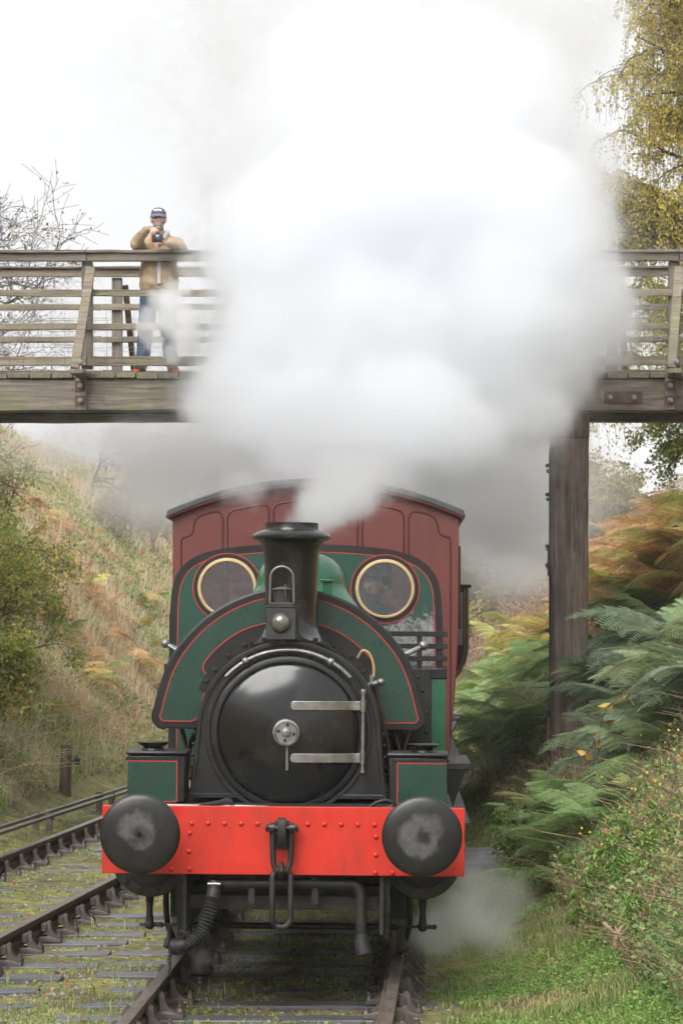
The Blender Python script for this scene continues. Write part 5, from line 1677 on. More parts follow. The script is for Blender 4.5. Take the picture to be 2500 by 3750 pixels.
X, Y = X[ok], Y[ok]
V, t, rr = leafquads(np.stack([X, Y, gz(X, Y) + rng.uniform(.0, .04, len(X))], 1), rng.uniform(.012, .035, len(X)), np.clip(rng.normal(.55, .2, len(X)), 0, 1), .8, .9)
stuff('seedlings', V, None, t, rr, WEED, 'small green seedlings and clover growing along the track', 'seedlings')
# gravel
X, Y = bed(16000, lambda y: np.minimum(toe_left(y), -2.0 - y * .05), lambda y: .8 + 0 * y, 14.5, 34)
ok = off_sleepers(X, Y, .12)
X, Y = X[ok], Y[ok]; n = len(X)
oct_ = np.array([(1, 0, 0), (0, 1, 0), (-1, 0, 0), (0, -1, 0), (0, 0, .8)])
sz = rng.uniform(.006, .020, n)
V = np.stack([X, Y, gz(X, Y)], 1)[:, None, :] + oct_[None] * sz[:, None, None] * rng.uniform(.6, 1.4, (n, 5, 3))
b = (np.arange(n) * 5)[:, None]
T = np.concatenate([b + np.array([[i, (i + 1) % 4, 4]]) for i in range(4)])
GRAV = leafmat('gravel', [(0, (.07, .06, .055)), (.6, (.17, .155, .145)), (1, (.30, .28, .26))], 0, .8)
stuff('gravel', V.reshape(-1, 3), None, T, np.repeat(rng.random(n), 5), GRAV, 'loose stones of old ballast between the sleepers', 'gravel')
# --- grass verge on the right
X, Y = bed(95000, lambda y: .62 + 0 * y, lambda y: toe_right(y) + .75, 13.5, 60)
g = fbm(X, Y, 2.9, 1.2, 4)
ok = off_sleepers(X, Y, .5) & (g + 1.1 * rng.random(len(X)) > .12)
X, Y, g = X[ok], Y[ok], g[ok]
h = rng.uniform(.03, .095, len(X)) * np.clip(1 + .5 * g, .4, 1.7)
V, q, t, rr = blades(np.stack([X, Y, gz(X, Y) - .006], 1), h, rng.uniform(.005, .011, len(X)), np.clip(rng.normal(.44, .2, len(X)) - .12 * g + .4 * np.clip(fbm(X, Y, 7.1, 1.5, 3) - .25, 0, 1), 0, 1), .8)
stuff('verge_grass', V, q, t, rr, LAWN, 'bright green grass verge right of the locomotive track', 'grass')
X, Y = bed(95000, lambda y: .75 + 0 * y, lambda y: toe_right(y) + .9, 13.5, 40)
g = fbm(X, Y, 8.8, 1.1, 4)
ok = off_sleepers(X, Y, .3) & (g + .4 * (rng.random(len(X)) - .5) + .35 * (X - 1.2) > .25)
X, Y = X[ok], Y[ok]
V, t, rr = leafquads(np.stack([X, Y, gz(X, Y) + rng.uniform(.01, .09, len(X)) * np.clip(X - .4, .3, 1.6)], 1), rng.uniform(.012, .034, len(X)), np.clip(rng.normal(.5, .22, len(X)), 0, 1), .7, .8)
stuff('verge_weeds', V, None, t, rr, WEED, 'small leafy weeds growing in the right hand verge', 'weeds')
# --- lower right bank: rank grass, brambles, dead stems
X, Y = bed(60000, lambda y: toe_right(y) + .0 * y, lambda y: toe_right(y) + 2.6, 16, 55)
g = fbm(X, Y, 4.9, .9, 4)
r0 = np.clip(.50 + .22 * g + rng.normal(0, .16, len(X)), 0, 1)
keep = rng.random(len(X)) < .8
X, Y, r0 = X[keep], Y[keep], r0[keep]
V, q, t, rr = blades(np.stack([X, Y, gz(X, Y) - .02], 1), rng.uniform(.12, .42, len(X)), rng.uniform(.005, .011, len(X)), r0, .9)
stuff('rank_grass', V, q, t, rr, STRAW, 'rank brown and green grass on the right bank under the ferns', 'grass')
X, Y = bed(85000, lambda y: toe_right(y) - .1, lambda y: toe_right(y) + 2.2, 15.5, 36)
g = fbm(X, Y, 6.2, 1.0, 4)
ok = g + .6 * (rng.random(len(X)) - .5) > .05
X, Y = X[ok], Y[ok]
P = np.stack([X, Y, gz(X, Y) + rng.uniform(.03, .38, len(X))], 1)
V, t, rr = leafquads(P, rng.uniform(.02, .055, len(P)), np.clip(rng.normal(.47, .19, len(P)) + .11 * fbm(P[:, 0], P[:, 1], 5.5, 2.2, 3), 0, 1), .72, .5)
stuff('bank_brambles', V, None, t, rr, BRAMB, 'tangle of brambles and leafy growth at the foot of the right bank', 'brambles')
n = 4200
X, Y = bed(n, lambda y: toe_right(y) - .05, lambda y: toe_right(y) + 1.6, 16, 34)
az = rng.uniform(0, 2 * np.pi, n); L = rng.uniform(.25, .85, n)
d = np.stack([np.cos(az), np.sin(az), np.zeros(n)], 1)[:, None, :]
s = np.linspace(0, 1, 6)[None, :, None]
pa = np.stack([X, Y, gz(X, Y)], 1)[:, None, :] + np.array([0, 0, 1.0]) * (s - .5 * s ** 2) * L[:, None, None] + d * s ** 1.5 * L[:, None, None] * rng.uniform(.1, .9, n)[:, None, None]
V, q = tubes(pa[:, [0, 2, 3, 5]], np.repeat(np.linspace(.0045, .0018, 4)[None], n, 0))
TWS = leafmat('dead_stems', [(0, (.10, .06, .04)), (.6, (.22, .14, .085)), (1, (.36, .27, .17))], 0, .8)
stuff('dead_stems', V, q, None, np.repeat(rng.random(n), 12), TWS, 'dead brown stems tangled at the foot of the right bank', 'stems')

# --- upright weeds with drooping leaves and yellow flowers, right foreground
def weed_clump(px, py, Y, n, hh, label, seed):
    a = at(px, py, Y)
    r = np.random.default_rng(seed)
    e = empty('leafy_weed', (a.x, a.y, float(gz(a.x, a.y)) - .02))
    tag(e, label, 'plant', 'weeds at the foot of the right bank')
    k = 7
    s = np.linspace(0, 1, k)[None, :, None]
    az = r.uniform(0, 2 * np.pi, n); L = hh * r.uniform(.6, 1.1, n)
    b = np.stack([r.normal(0, .13, n), r.normal(0, .13, n), np.zeros(n)], 1)[:, None, :]
    d = np.stack([np.cos(az), np.sin(az), np.zeros(n)], 1)[:, None, :]
    pa = b + np.array([0, 0, 1.0]) * s * L[:, None, None] + d * s ** 2 * L[:, None, None] * .3
    V, q = tubes(pa, np.repeat(np.linspace(.005, .002, k)[None], n, 0))
    link('stems', np_mesh('stems', V, q, None, {'rnd': r.random(len(V))}, TWS), None, e)
    m = n * 40
    si = r.integers(0, n, m); ti = r.uniform(.1, .98, m)
    f = ti * (k - 1); i0 = np.minimum(f.astype(int), k - 2); fr = (f - i0)[:, None]
    P = pa[si, i0] * (1 - fr) + pa[si, i0 + 1] * fr
    la = r.uniform(0, 2 * np.pi, m); ll = r.uniform(.035, .085, m)[:, None]
    dr = np.stack([np.cos(la), np.sin(la), np.zeros(m)], 1)
    si_ = np.stack([-np.sin(la), np.cos(la), np.zeros(m)], 1) * ll * .16
    up = np.array([0, 0, 1.0])
    V = np.stack([P, P + dr * ll * .5 + up * ll * .25 + si_, P + dr * ll - up * ll * .3, P + dr * ll * .5 + up * ll * .25 - si_], 1).reshape(-1, 3)
    bb_ = (np.arange(m) * 4)[:, None]
    link('leaves', np_mesh('leaves', V, None, np.concatenate([bb_ + np.array([[0, 1, 2]]), bb_ + np.array([[0, 2, 3]])]), {'rnd': np.repeat(r.random(m), 4)}, WEED), None, e)
    return e


for i, (px, py, Y, n, hh, lb) in enumerate([(2260, 3230, 20.5, 16, .55, 'tall leafy green weed right of the track, behind the forked stick'), (2380, 3120, 20.3, 16, .55, 'bushy green weed at the foot of the right bank, nearest the picture edge'), (2180, 3080, 21.5, 14, .5, 'leafy weed under the drooping fern right of the stone slab'), (2330, 2950, 21.8, 18, .5, 'weed with yellow flowers high on the bramble slope at the right'), (2460, 2980, 20.6, 14, .5, 'leafy weed among the dead stems at the right picture edge'), (2450, 3430, 18.6, 14, .32, 'low broad leaved weed in the bottom right corner'), (2050, 3000, 25.0, 14, .55, 'dark stemmed weed below the timber post'), (1930, 2930, 27.0, 14, .55, 'dark stemmed weed between the slab and the timber post')]):
    weed_clump(px, py, Y, n, hh, lb, 40 + i)
YEL = mat('yellow_petals', (.75, .55, .02), None, rough=.6)
n = 75
X, Y = bed(n, lambda y: toe_right(y) + .05, lambda y: toe_right(y) + .95, 20, 28)
mb = MB()
for x, y in zip(X, Y):
    z = float(gz(x, y)) + rng.uniform(.3, .62)
    mb.lathe([(0, .003), (.009, .0015), (.010, -.003), (.003, -.010)], (x, y, z), 'y' if rng.random() < .6 else 'z', 6)
tag(mb.build('yellow_flowers', YEL), 'tiny yellow flower heads dotted over the right bank', 'flowers', kind='stuff')
# fallen leaves
X, Y = bed(900, lambda y: np.minimum(toe_left(y), -2.0 - y * .05), lambda y: 2.0 + 0 * y, 14.5, 34)
V, t, rr = leafquads(np.stack([X, Y, gz(X, Y) + .02], 1), rng.uniform(.025, .055, len(X)), rng.random(len(X)), .7, .95)
FALL = leafmat('fallen_leaves', [(0, (.30, .10, .04)), (.5, (.44, .20, .08)), (1, (.48, .30, .16))], .2, .6)
stuff('fallen_leaves', V, None, t, rr, FALL, 'orange fallen leaves scattered over the track bed', 'leaves')

# --- bracken: every plant a thing, every frond a part
def frond(seed, n=15):
    r = np.random.default_rng(seed)
    tri, rn = [], []
    def spine(t):   # along y, arching over
        return np.array([.0, t * (1 - .10 * t), .42 * t - .52 * t * t])
    for i in range(n):
        t = .10 + .90 * (i / n) ** .92
        L = .40 * (1 - ((t - .1) / .92)) ** .85 * r.uniform(.88, 1.1) + .015
        p = spine(t)
        for s in (-1, 1):
            d = unit(np.array([s * 1.0, .42 + .3 * t, -.10 + r.uniform(-.14, .1)]))
            f = unit(np.array([-s * d[1], abs(d[0]), .12])) * 1.0
            m = max(4, int(13 * L / .4) + 1)
            c0 = r.uniform(0, 1)
            for j in range(m):
                u = (j + .4) / m
                q = p + d * L * u + np.array([0, 0, -.16 * L * u * u])
                w_ = L / m * .74
                pl = .26 * L * (1 - .78 * u) + .008
                for e in (-1, 1):
                    tp = q + f * e * pl + d * pl * .35
                    tri += [q - d * w_ * .5, q + d * w_ * .5, tp]
                    rn += [c0 * .6 + .4 * r.random()] * 3
    T = np.array(tri)
    # the stalk
    pts = [(0, -.55, -.30), (0, -.25, -.12), (0, 0, 0)] + [tuple(spine(k)) for k in (.3, .6, .95)]
    V, q = tubes(np.array(pts)[None], np.array([[.008, .007, .006, .004, .003, .0015]]))
    nv = len(T)
    return np_mesh('frond', np.concatenate([T, V]), q + nv, np.arange(nv).reshape(-1, 3), {'rnd': np.concatenate([rn, np.full(len(V), .25)])}, FERN)


FRONDS = [frond(60 + i, 19 + i % 5) for i in range(9)]
pyr = random.Random(17)
FCOL = {'blue green': [(.235, .30, .20), (.29, .35, .245), (.20, .265, .155), (.26, .33, .17), (.32, .36, .19)],
        'green': [(.27, .39, .14), (.34, .45, .19), (.24, .35, .14)],
        'yellowing': [(.55, .50, .15), (.44, .45, .15), (.60, .48, .18)],
        'rusty orange': [(.62, .36, .16), (.57, .30, .13), (.66, .44, .22), (.50, .26, .12), (.62, .46, .18)]}


def fern(x, y, kind, size, label, nf=None):
    z = float(gz(x, y))
    e = empty('bracken_fern', (x, y, z), 0)
    tag(e, label, 'fern', 'bracken on the right bank')
    nf = nf or pyr.randint(4, 6)
    a0 = pyr.uniform(0, 6.28)
    for k in range(nf):
        f = link('frond', FRONDS[pyr.randrange(9)], None, e)
        a = a0 + 6.28 * k / nf + pyr.uniform(-.4, .4)
        sc1 = size * pyr.uniform(.75, 1.15)
        ht = size * pyr.uniform(.35, .62)
        f.location = (-math.sin(a) * .12 * size, math.cos(a) * .12 * size, ht)
        f.rotation_euler = (pyr.uniform(-.45, .55), pyr.uniform(-.45, .45), a)
        f.scale = (sc1, sc1, sc1)
        kd = kind
        q = pyr.random()
        if kind == 'green' and q < .07: kd = 'yellowing'
        if kind == 'rusty orange' and q < .22: kd = 'yellowing'
        if kind == 'blue green' and q < .05: kd = 'green'
        c = pyr.choice(FCOL[kd]); v = pyr.uniform(.85, 1.15)
        f.color = (c[0] * v, c[1] * v, c[2] * v, 1)
    return e


def scatter(n, px0, px1, ya, yb, y0, y1, kind, s0, s1, label):
    """plants rooted on the bank where they show inside the given window of the photograph"""
    c = 0; tries = 0
    while c < n and tries < n * 60:
        tries += 1
        Y = pyr.uniform(y0, y1); px = pyr.uniform(px0, px1)
        X = (px - 1250) / FPX * Y
        if X < float(toe_right(Y)) - .05: continue
        z = float(gz(X, Y)); s = pyr.uniform(s0, s1)
        py = HOR + (EYE - z - .55 * s) * FPX / Y
        if not (ya < py < yb): continue
        if abs(X - 2.475) < .3 and 31.6 < Y < 34.4: continue
        fern(X, Y, kind, s, label); c += 1


scatter(50, 2235, 2660, 2380, 3000, 24.0, 30.5, 'blue green', .48, .80, 'blue green bracken plant in the thick stand right of the timber post')
scatter(14, 2230, 2640, 2250, 2480, 29.0, 33.5, 'blue green', .7, 1.0, 'blue green bracken plant at the top of the stand beside the timber post')
scatter(14, 1930, 2330, 2860, 3100, 23.5, 29, 'green', .5, .7, 'small green fern low down among the brambles below the timber post')
scatter(18, 2150, 2650, 2160, 2420, 33, 40, 'green', .7, 1.05, 'green and yellowing bracken halfway up the right bank behind the post')
scatter(120, 2160, 2720, 1620, 2230, 34.5, 48, 'rusty orange', .8, 1.15, 'rusty orange dying bracken near the top of the right bank')
scatter(10, 2200, 2650, 1700, 2150, 36, 46, 'green', .8, 1.0, 'patch of still green bracken among the rusty orange ferns')
scatter(54, 1690, 2030, 2350, 2850, 36, 54, 'green', .7, 1.0, 'pale green bracken between the coaches and the timber post')
scatter(12, 1850, 2040, 2230, 2420, 45, 60, 'yellowing', .8, 1.0, 'yellowing bracken at the back, left of the timber post')
# one drooping frond out over the verge
f1 = fern(1.55, 23.6, 'green', .6, 'single green fern drooping over the verge, right of the stone slab', 3)
# sapling twigs with big orange leaves in front of the ferns
OLF = leafmat('orange_leaves', [(0, (.62, .20, .07)), (.5, (.66, .34, .08)), (1, (.60, .42, .09))], .35, .4)
ob_ = [at(px, py, 25.2) for px, py in ((2225, 2590), (2260, 2560), (2285, 2545), (2300, 2525), (2315, 2570), (2245, 2610), (2210, 2580), (2170, 2690), (2195, 2680), (2215, 2700), (2140, 2790), (2155, 2770), (2190, 2725), (2130, 2755), (2230, 2640))]
sp = empty('orange_sapling', (ob_[8].x, 25.2, float(gz(ob_[8].x, 25.2))))
tag(sp, 'thin sapling carrying a few large orange leaves in front of the ferns', 'sapling')
tw = MB()
tw.tube(smooth_line([(0, 0, 0), (-.02, -.02, .35), tuple(ob_[8] - sp.location), tuple(ob_[0] - sp.location), tuple(ob_[3] - sp.location)], 5), .005, 5)
tw.tube(smooth_line([(-.01, -.02, .2), tuple(ob_[10] - sp.location), tuple(ob_[11] - sp.location + Vector((0, 0, .05)))], 4), .004, 5)
part(tw, 'stem', TWIGD, sp)
_lv = leafquads(np.zeros((1, 3)), np.array([.115]), np.array([.5]), .6, .2, .12)
for i, p_ in enumerate(ob_):
    V, t, rr = leafquads(np.zeros((1, 3)), np.array([rng.uniform(.085, .13)]), np.array([rng.random()]), .62, .3, .12)
    link('leaf', np_mesh('leaf', V, None, t, {'rnd': rr}, OLF), None, sp, tuple(p_ - sp.location))
# fallen sticks
STICKM = mat('bare_stick', (.22, .14, .09), (.34, .235, .16), 14, .8, bmp=.3)
def stick(pts, r, label):
    P0 = [at(*p) for p in pts]
    m_ = MB(); m_.tube(smooth_line([tuple(p) for p in P0], 5), [r * (1 - .5 * i / (5 * (len(P0) - 1))) for i in range(5 * (len(P0) - 1) + 1)], 7)
    tag(m_.build('fallen_stick', STICKM), label, 'stick', 'dead sticks')


stick([(2250, 3470, 18.75), (2255, 3430, 18.9), (2290, 3370, 19.0), (2320, 3320, 19.05)], .016, 'pale forked stick lying in the weeds at the right')
stick([(2210, 3380, 19.0), (2250, 3415, 18.9), (2300, 3425, 18.9)], .013, 'dark short stick crossing the pale forked one')
stick([(2300, 3430, 18.8), (2400, 3440, 18.7), (2440, 3390, 18.9)], .011, 'thin bent stick right of the pale forked one')
stick([(2390, 3690, 17.3), (2500, 3610, 17.6)], .008, 'straight brown stalk in the bottom right corner')
stick([(2440, 3330, 19.3), (2470, 3100, 19.8), (2495, 2960, 20.2)], .007, 'long thin orange stalk standing at the right picture edge')
# dead bracken and scrub breaking up the left bank
for kind, n_, lb in (('rusty orange', 30, 'rusty dead bracken clump lying in the straw grass of the left bank'), ('green', 16, 'small green fern among the straw grass of the left bank')):
    for k in range(n_):
        Y_ = pyr.uniform(40, 66); X_ = (pyr.uniform(120, 640) - 1250) / FPX * Y_
        if X_ > float(toe_left(Y_)) - .35: continue
        tag(fern(X_, Y_, kind, pyr.uniform(.38, .72), lb, 4), None, None, 'ferns on the left bank')
# ================================================================ bushes and trees
def grow(p, d, L, r, lvl, maxl, out, rd, kids, spread, up, ratio=.68, k=6, wob=.18):
    pts = [np.array(p, float)]
    dd = unit(np.array(d, float))
    for i in range(k - 1):
        dd = unit(dd + rd.normal(0, wob, 3) + np.array([0, 0, up[lvl]]))
        pts.append(pts[-1] + dd * L / (k - 1))
    e = r * (.62 if lvl < maxl else .35)
    out[lvl].append((np.array(pts), np.linspace(r, e, k)))
    if lvl == maxl: return
    n = kids[lvl]
    for c in range(n):
        t = rd.uniform(.3, 1.0) if c else 1.0
        f = t * (k - 1); i0 = min(int(f), k - 2)
        q = pts[i0] * (1 - (f - i0)) + pts[i0 + 1] * (f - i0)
        ax = unit(rd.normal(size=3)); side_ = unit(np.cross(dd, ax))
        nd = unit(dd + side_ * rd.uniform(.5, 1.3) * spread)
        grow(q, nd, L * ratio * rd.uniform(.75, 1.2), e * rd.uniform(.6, .85), lvl + 1, maxl, out, rd, kids, spread, up, ratio, k, wob)


def tree(name, label, cat, loc, H, r, kids, m_bark, m_leaf, n_leaf, lsize, seed, spread=.8, up=None, ratio=.68, wob=.18, d0=(0, 0, 1), leaf_rnd=(.5, .25), group=None, jit=.05, trunk=.45, twigm=None, cull=None):
    rd = np.random.default_rng(seed)
    maxl = len(kids)
    out = [[] for _ in range(maxl + 1)]
    up = up or [.05] * (maxl + 1)
    grow((0, 0, 0), d0, H * trunk, r, 0, maxl, out, rd, kids, spread, up, ratio, 6, wob)
    e = empty(name, loc); tag(e, label, cat, group)
    big = [x for l in out[:2] for x in l]
    V, q = tubes([b[0] for b in big], [b[1] for b in big], 7)
    link('trunk', np_mesh('trunk', V, q, None, None, m_bark, True), None, e)
    sm = [x for l in out[2:maxl] for x in l]
    if sm:
        V, q = tubes([b[0] for b in sm], [np.maximum(b[1], .003) for b in sm], 3)
        V_, q_ = tubes([b[0][[0, 2, 5]] for b in out[maxl]], [np.maximum(b[1][[0, 2, 5]], .003) for b in out[maxl]], 3)
        q = np.concatenate([q, q_ + len(V)]); V = np.concatenate([V, V_])
        link('branches', np_mesh('branches', V, q, None, None, twigm or m_bark), None, e)
    tips = np.array([b[0] for b in out[maxl]])
    if n_leaf:
        si = rd.integers(0, len(tips), n_leaf); ti = rd.uniform(.1, 1, n_leaf) * 5
        i0 = np.minimum(ti.astype(int), 4); f = (ti - i0)[:, None]
        P = tips[si, i0] * (1 - f) + tips[si, i0 + 1] * f + rd.normal(0, jit, (n_leaf, 3))
        V, t, rr = leafquads(P, lsize * rd.uniform(.6, 1.3, n_leaf), np.clip(rd.normal(leaf_rnd[0], leaf_rnd[1], n_leaf) + .12 * fbm(P[:, 0], P[:, 2], seed, 1.4, 2), 0, 1), .7, .1)
        link('crown', np_mesh('crown', V, None, t, {'rnd': rr}, m_leaf), None, e)
    return e


def foot(px, Y):
    X = (px - 1250) / FPX * Y
    return (X, Y, float(gz(X, Y)) - .1)


# hawthorns on the left bank, under and beyond the bridge
hb = [(-260, 39.0, 3.5, "tall hawthorn bush with yellow green leaves at the left picture edge under the bridge", 1, 11000), (-110, 42.5, 3.5, "hawthorn bush with dark twigs, second from the left picture edge", 2, 9000), (30, 48.5, 3.2, "hawthorn bush thinning out into the dry grass, nearest the steam", 3, 5000), (-170, 37.2, 1.9, "low dense bush with green leaves at the foot of the left bank", 4, 7000)]
for px, Y, H, lb, sd_, nl in hb:
    tree('hawthorn_bush', lb, 'bush', foot(px, Y), H, .05, [8, 5, 5, 4], TWIGD, HAW, nl, .062, 100 + sd_, 1.0, [.04, .03, .0, -.02, -.03], .66, .22, (.15, 0, 1), (.42, .26), 'hawthorns on the left bank', .07, .38, TWIGD)
for i, (px, Y, H, nl, lb) in enumerate([(470, 70, 2.4, 1800, 'bare twiggy bush behind the coach roof on the left bank'), (560, 76, 2.6, 1800, 'bare dark bush just left of the coach roof'), (330, 75, 4.5, 2500, 'taller bare bush at the top of the left bank')]):
    tree('bare_bush', lb, 'bush', foot(px, Y), H, .045, [8, 5, 4, 4], TWIG, BROWNL, nl, .06, 130 + i, 1.0, [.03, .02, 0, 0, 0], .66, .22, (0, 0, 1), (.45, .25), 'bare bushes on the left bank', .05, .38, TWIG)
# bare autumn tree behind the bridge at the left
tree('autumn_tree', 'nearly bare autumn tree with fine dark twigs behind the bridge at the left', 'tree', foot(-400, 40.5), 5.6, .11, [9, 7, 6, 5, 5], BARK, BROWNL, 20000, .045, 206, .85, [.02, .03, .0, .0, -.01, -.02], .70, .2, (.10, 0, 1), (.5, .28), None, .05, .42, TWIGD)
tree('autumn_tree', 'thin bare tree seen through the bridge railings left of the photographer', 'tree', foot(-150, 46), 4.4, .06, [8, 6, 5, 5, 3], BARK, BROWNL, 14000, .045, 222, .9, [.02, .03, .0, .0, -.01, -.02], .68, .2, (.12, 0, 1), (.5, .28), None, .05, .42, TWIGD)
# far trees right of the post and behind the steam
for i, (px, Y, H, lb) in enumerate([(2190, 88, 3.3, 'pale distant tree just right of the timber post'), (2290, 96, 2.4, 'small pale distant tree on the skyline left of the orange ferns'), (1960, 92, 6.0, 'distant tree behind the steam, left of the timber post'), (1800, 84, 5.0, 'distant bush behind the steam, right of the coach roof'), (1880, 70, 3.2, 'grey green bush on the far bank between coach and post'), (1760, 66, 2.6, 'grey green bush just right of the coach')]):
    tree('distant_tree', lb, 'tree', foot(px, Y), H, .10, [7, 5, 5, 4], TWIG, FARL, 9000, .12, 300 + i, .9, [.04, .03, .02, .0, 0], .68, .2, (0, 0, 1), (.5, .25), 'distant trees', .12, .4, TWIG)
for i, (px, Y, H, lb) in enumerate([(1500, 112, 10, 'faint tree far behind the steam above the coach'), (1150, 120, 10, 'faint tree far behind the steam above the chimney'), (800, 118, 9, 'faint tree far behind the steam left of the coach roof')]):
    tree('distant_tree', lb, 'tree', foot(px, Y), H, .16, [7, 5, 5, 4], TWIG, FARL, 9000, .16, 320 + i, .9, [.04, .03, .02, .0, 0], .68, .2, (0, 0, 1), (.5, .25), 'distant trees', .15, .4, TWIG)
# birch with yellow hanging twigs, top right
bx0, by0 = 5.85, 43.5
bz0 = float(gz(bx0, by0)) - .1
birch = empty('birch_tree', (bx0, by0, bz0))
tag(birch, 'tall birch with drooping twigs of yellow autumn leaves at the upper right', 'tree')
rd = np.random.default_rng(9)
tp = np.array([(0, 0, 0), (.08, .02, 2), (-.05, .05, 4), (.04, 0, 6), (-.06, .05, 8), (0, 0, 10.5)], float)
brs = []
for i in range(46):
    t = rd.uniform(.10, .97); hgt = 10.5 * t
    b0 = np.array([np.interp(hgt, tp[:, 2], tp[:, 0]), np.interp(hgt, tp[:, 2], tp[:, 1]), hgt])
    a = rd.uniform(0, 2 * np.pi) if i % 2 else np.pi + rd.normal(0, .9)
    L = (2.7 * (1 - .62 * max(0, t - .35))) * rd.uniform(.6, 1.0)
    s = np.linspace(0, 1, 6)[:, None]
    dd = np.array([math.cos(a), math.sin(a), 0])
    rise = rd.uniform(.3, 1.25)
    pts = b0 + dd * s * L * .95 + np.array([0, 0, 1.0]) * (s * rise - .42 * rise * s ** 2.2) * L + np.concatenate([np.zeros((1, 3)), np.cumsum(rd.normal(0, .06, (5, 3)), 0)])
    brs.append((pts, np.linspace(.042, .012, 6)))
    for k in range(6):
        f = rd.uniform(1.2, 4.9); i0 = int(f); p0 = pts[i0] * (1 - f + i0) + pts[i0 + 1] * (f - i0)
        a2 = a + rd.choice([-1, 1]) * rd.uniform(.3, 1.3); L2 = rd.uniform(.45, 1.3)
        d2 = np.array([math.cos(a2), math.sin(a2), 0])
        p2 = p0 + d2 * s * L2 * .8 + np.array([0, 0, 1.0]) * (s * rd.uniform(.0, .9) - .55 * s ** 2) * L2 + np.concatenate([np.zeros((1, 3)), np.cumsum(rd.normal(0, .035, (5, 3)), 0)])
        brs.append((p2, np.linspace(.016, .005, 6)))
V1, q1 = tubes([tp], [np.linspace(.19, .03, 6)], 10)
link('trunk', np_mesh('trunk', V1, q1, None, None, BIRCHB, True), None, birch)
V2, q2 = tubes([b[0] for b in brs], [b[1] for b in brs], 5)
link('branches', np_mesh('branches', V2, q2, None, None, BARK), None, birch)
# hanging twigs
n = 5200
si = rd.integers(0, len(brs), n); ti = rd.uniform(.12, 1, n) * 5
BP = np.array([b[0] for b in brs]); i0 = np.minimum(ti.astype(int), 4); f = (ti - i0)[:, None]
st = BP[si, i0] * (1 - f) + BP[si, i0 + 1] * f
L = rd.uniform(.35, 1.15, n)[:, None, None]
a = rd.uniform(0, 2 * np.pi, n); dd = np.stack([np.cos(a), np.sin(a), np.zeros(n)], 1)[:, None, :]
s = np.linspace(0, 1, 6)[None, :, None]
tw = st[:, None, :] + dd * (1 - (1 - s) ** 2) * L * .34 + np.array([0, 0, 1.0]) * (.15 * s - .9 * s ** 1.7) * L + np.cumsum(rd.normal(0, .012, (n, 6, 3)), 1)
V3, q3 = tubes(tw[:, [0, 1, 3, 5]], np.repeat(np.linspace(.0042, .0022, 4)[None], n, 0))
link('twigs', np_mesh('twigs', V3, q3, None, None, TWIGD), None, birch)
m = 80000
si = rd.integers(0, n, m); ti = rd.uniform(.1, 1, m) * 5; i0 = np.minimum(ti.astype(int), 4); f = (ti - i0)[:, None]
P = tw[si, i0] * (1 - f) + tw[si, i0 + 1] * f + rd.normal(0, .035, (m, 3))
V, t, rr = leafquads(P, .052 * rd.uniform(.65, 1.25, m), np.clip(rd.normal(.5, .22, m) + .16 * fbm(P[:, 0], P[:, 2], 3, 1.3, 3), 0, 1), .72, 0)
link('crown', np_mesh('crown', V, None, t, {'rnd': rr}, BIRCHL), None, birch)
tree('shrub', 'green leaved shrub hanging into view under the right end of the bridge', 'shrub', (6.05, 42.5, float(gz(6.05, 42.5))), 3.2, .05, [7, 5, 5, 4], BARK, leafmat('shrub_leaves', [(0, (.10, .16, .03)), (.6, (.20, .25, .06)), (1, (.34, .32, .08))], .4, .5), 12000, .06, 77, .9, [.04, .03, 0, -.03, -.05], .66, .2, (0, 0, 1), (.5, .25), None, .06, .42)
# fluffy seed plumes of willowherb on the far bank
n = 260
X = np.zeros(n); Y = rng.uniform(56, 68, n); X = (rng.uniform(1690, 1990, n) - 1250) / FPX * Y
ok = X > toe_right(Y) + .3; X, Y = X[ok], Y[ok]; n = len(X)
hh = rng.uniform(.7, 1.3, n)
m = n * 46
si = rng.integers(0, n, m); tt = rng.uniform(.45, 1, m)
P = np.stack([X, Y, gz(X, Y)], 1)[si] + np.stack([rng.normal(0, .05, m) + .25 * tt ** 2 * np.sin(si), rng.normal(0, .05, m), tt * hh[si]], 1)
V, t, rr = leafquads(P, rng.uniform(.06, .12, m), rng.random(m), .35, -.5)
stuff('seed_plumes', V, None, t, rr, PLUME, 'pale pink fluffy seed plumes on the far bank right of the coach', 'plants')
# two far birds
for i, (px, py) in enumerate(((2289, 1702), (2373, 1694))):
    a = at(px, py, 130)
    b_ = MB(); b_.sph((0, 0, 0), (.09, .22, .07), 10, 6)
    b_.add([(0, -.06, .03), (0, .10, .03), (-.22, .05, .12), (-.42, .10, .05), (.22, .05, .12), (.42, .10, .05)], [(0, 1, 2), (2, 1, 3), (1, 0, 4), (1, 4, 5)])
    b_.sph((0, -.22, .02), .055, 8, 6)
    o = b_.build('bird', BLACKM, None, a, (0, R(25) if i else 0, R(40 + 50 * i)))
    tag(o, ('small dark bird gliding with raised wings in the gap right of the timber post', 'small dark bird further right, banking in the sky under the bridge')[i], 'bird', 'birds')
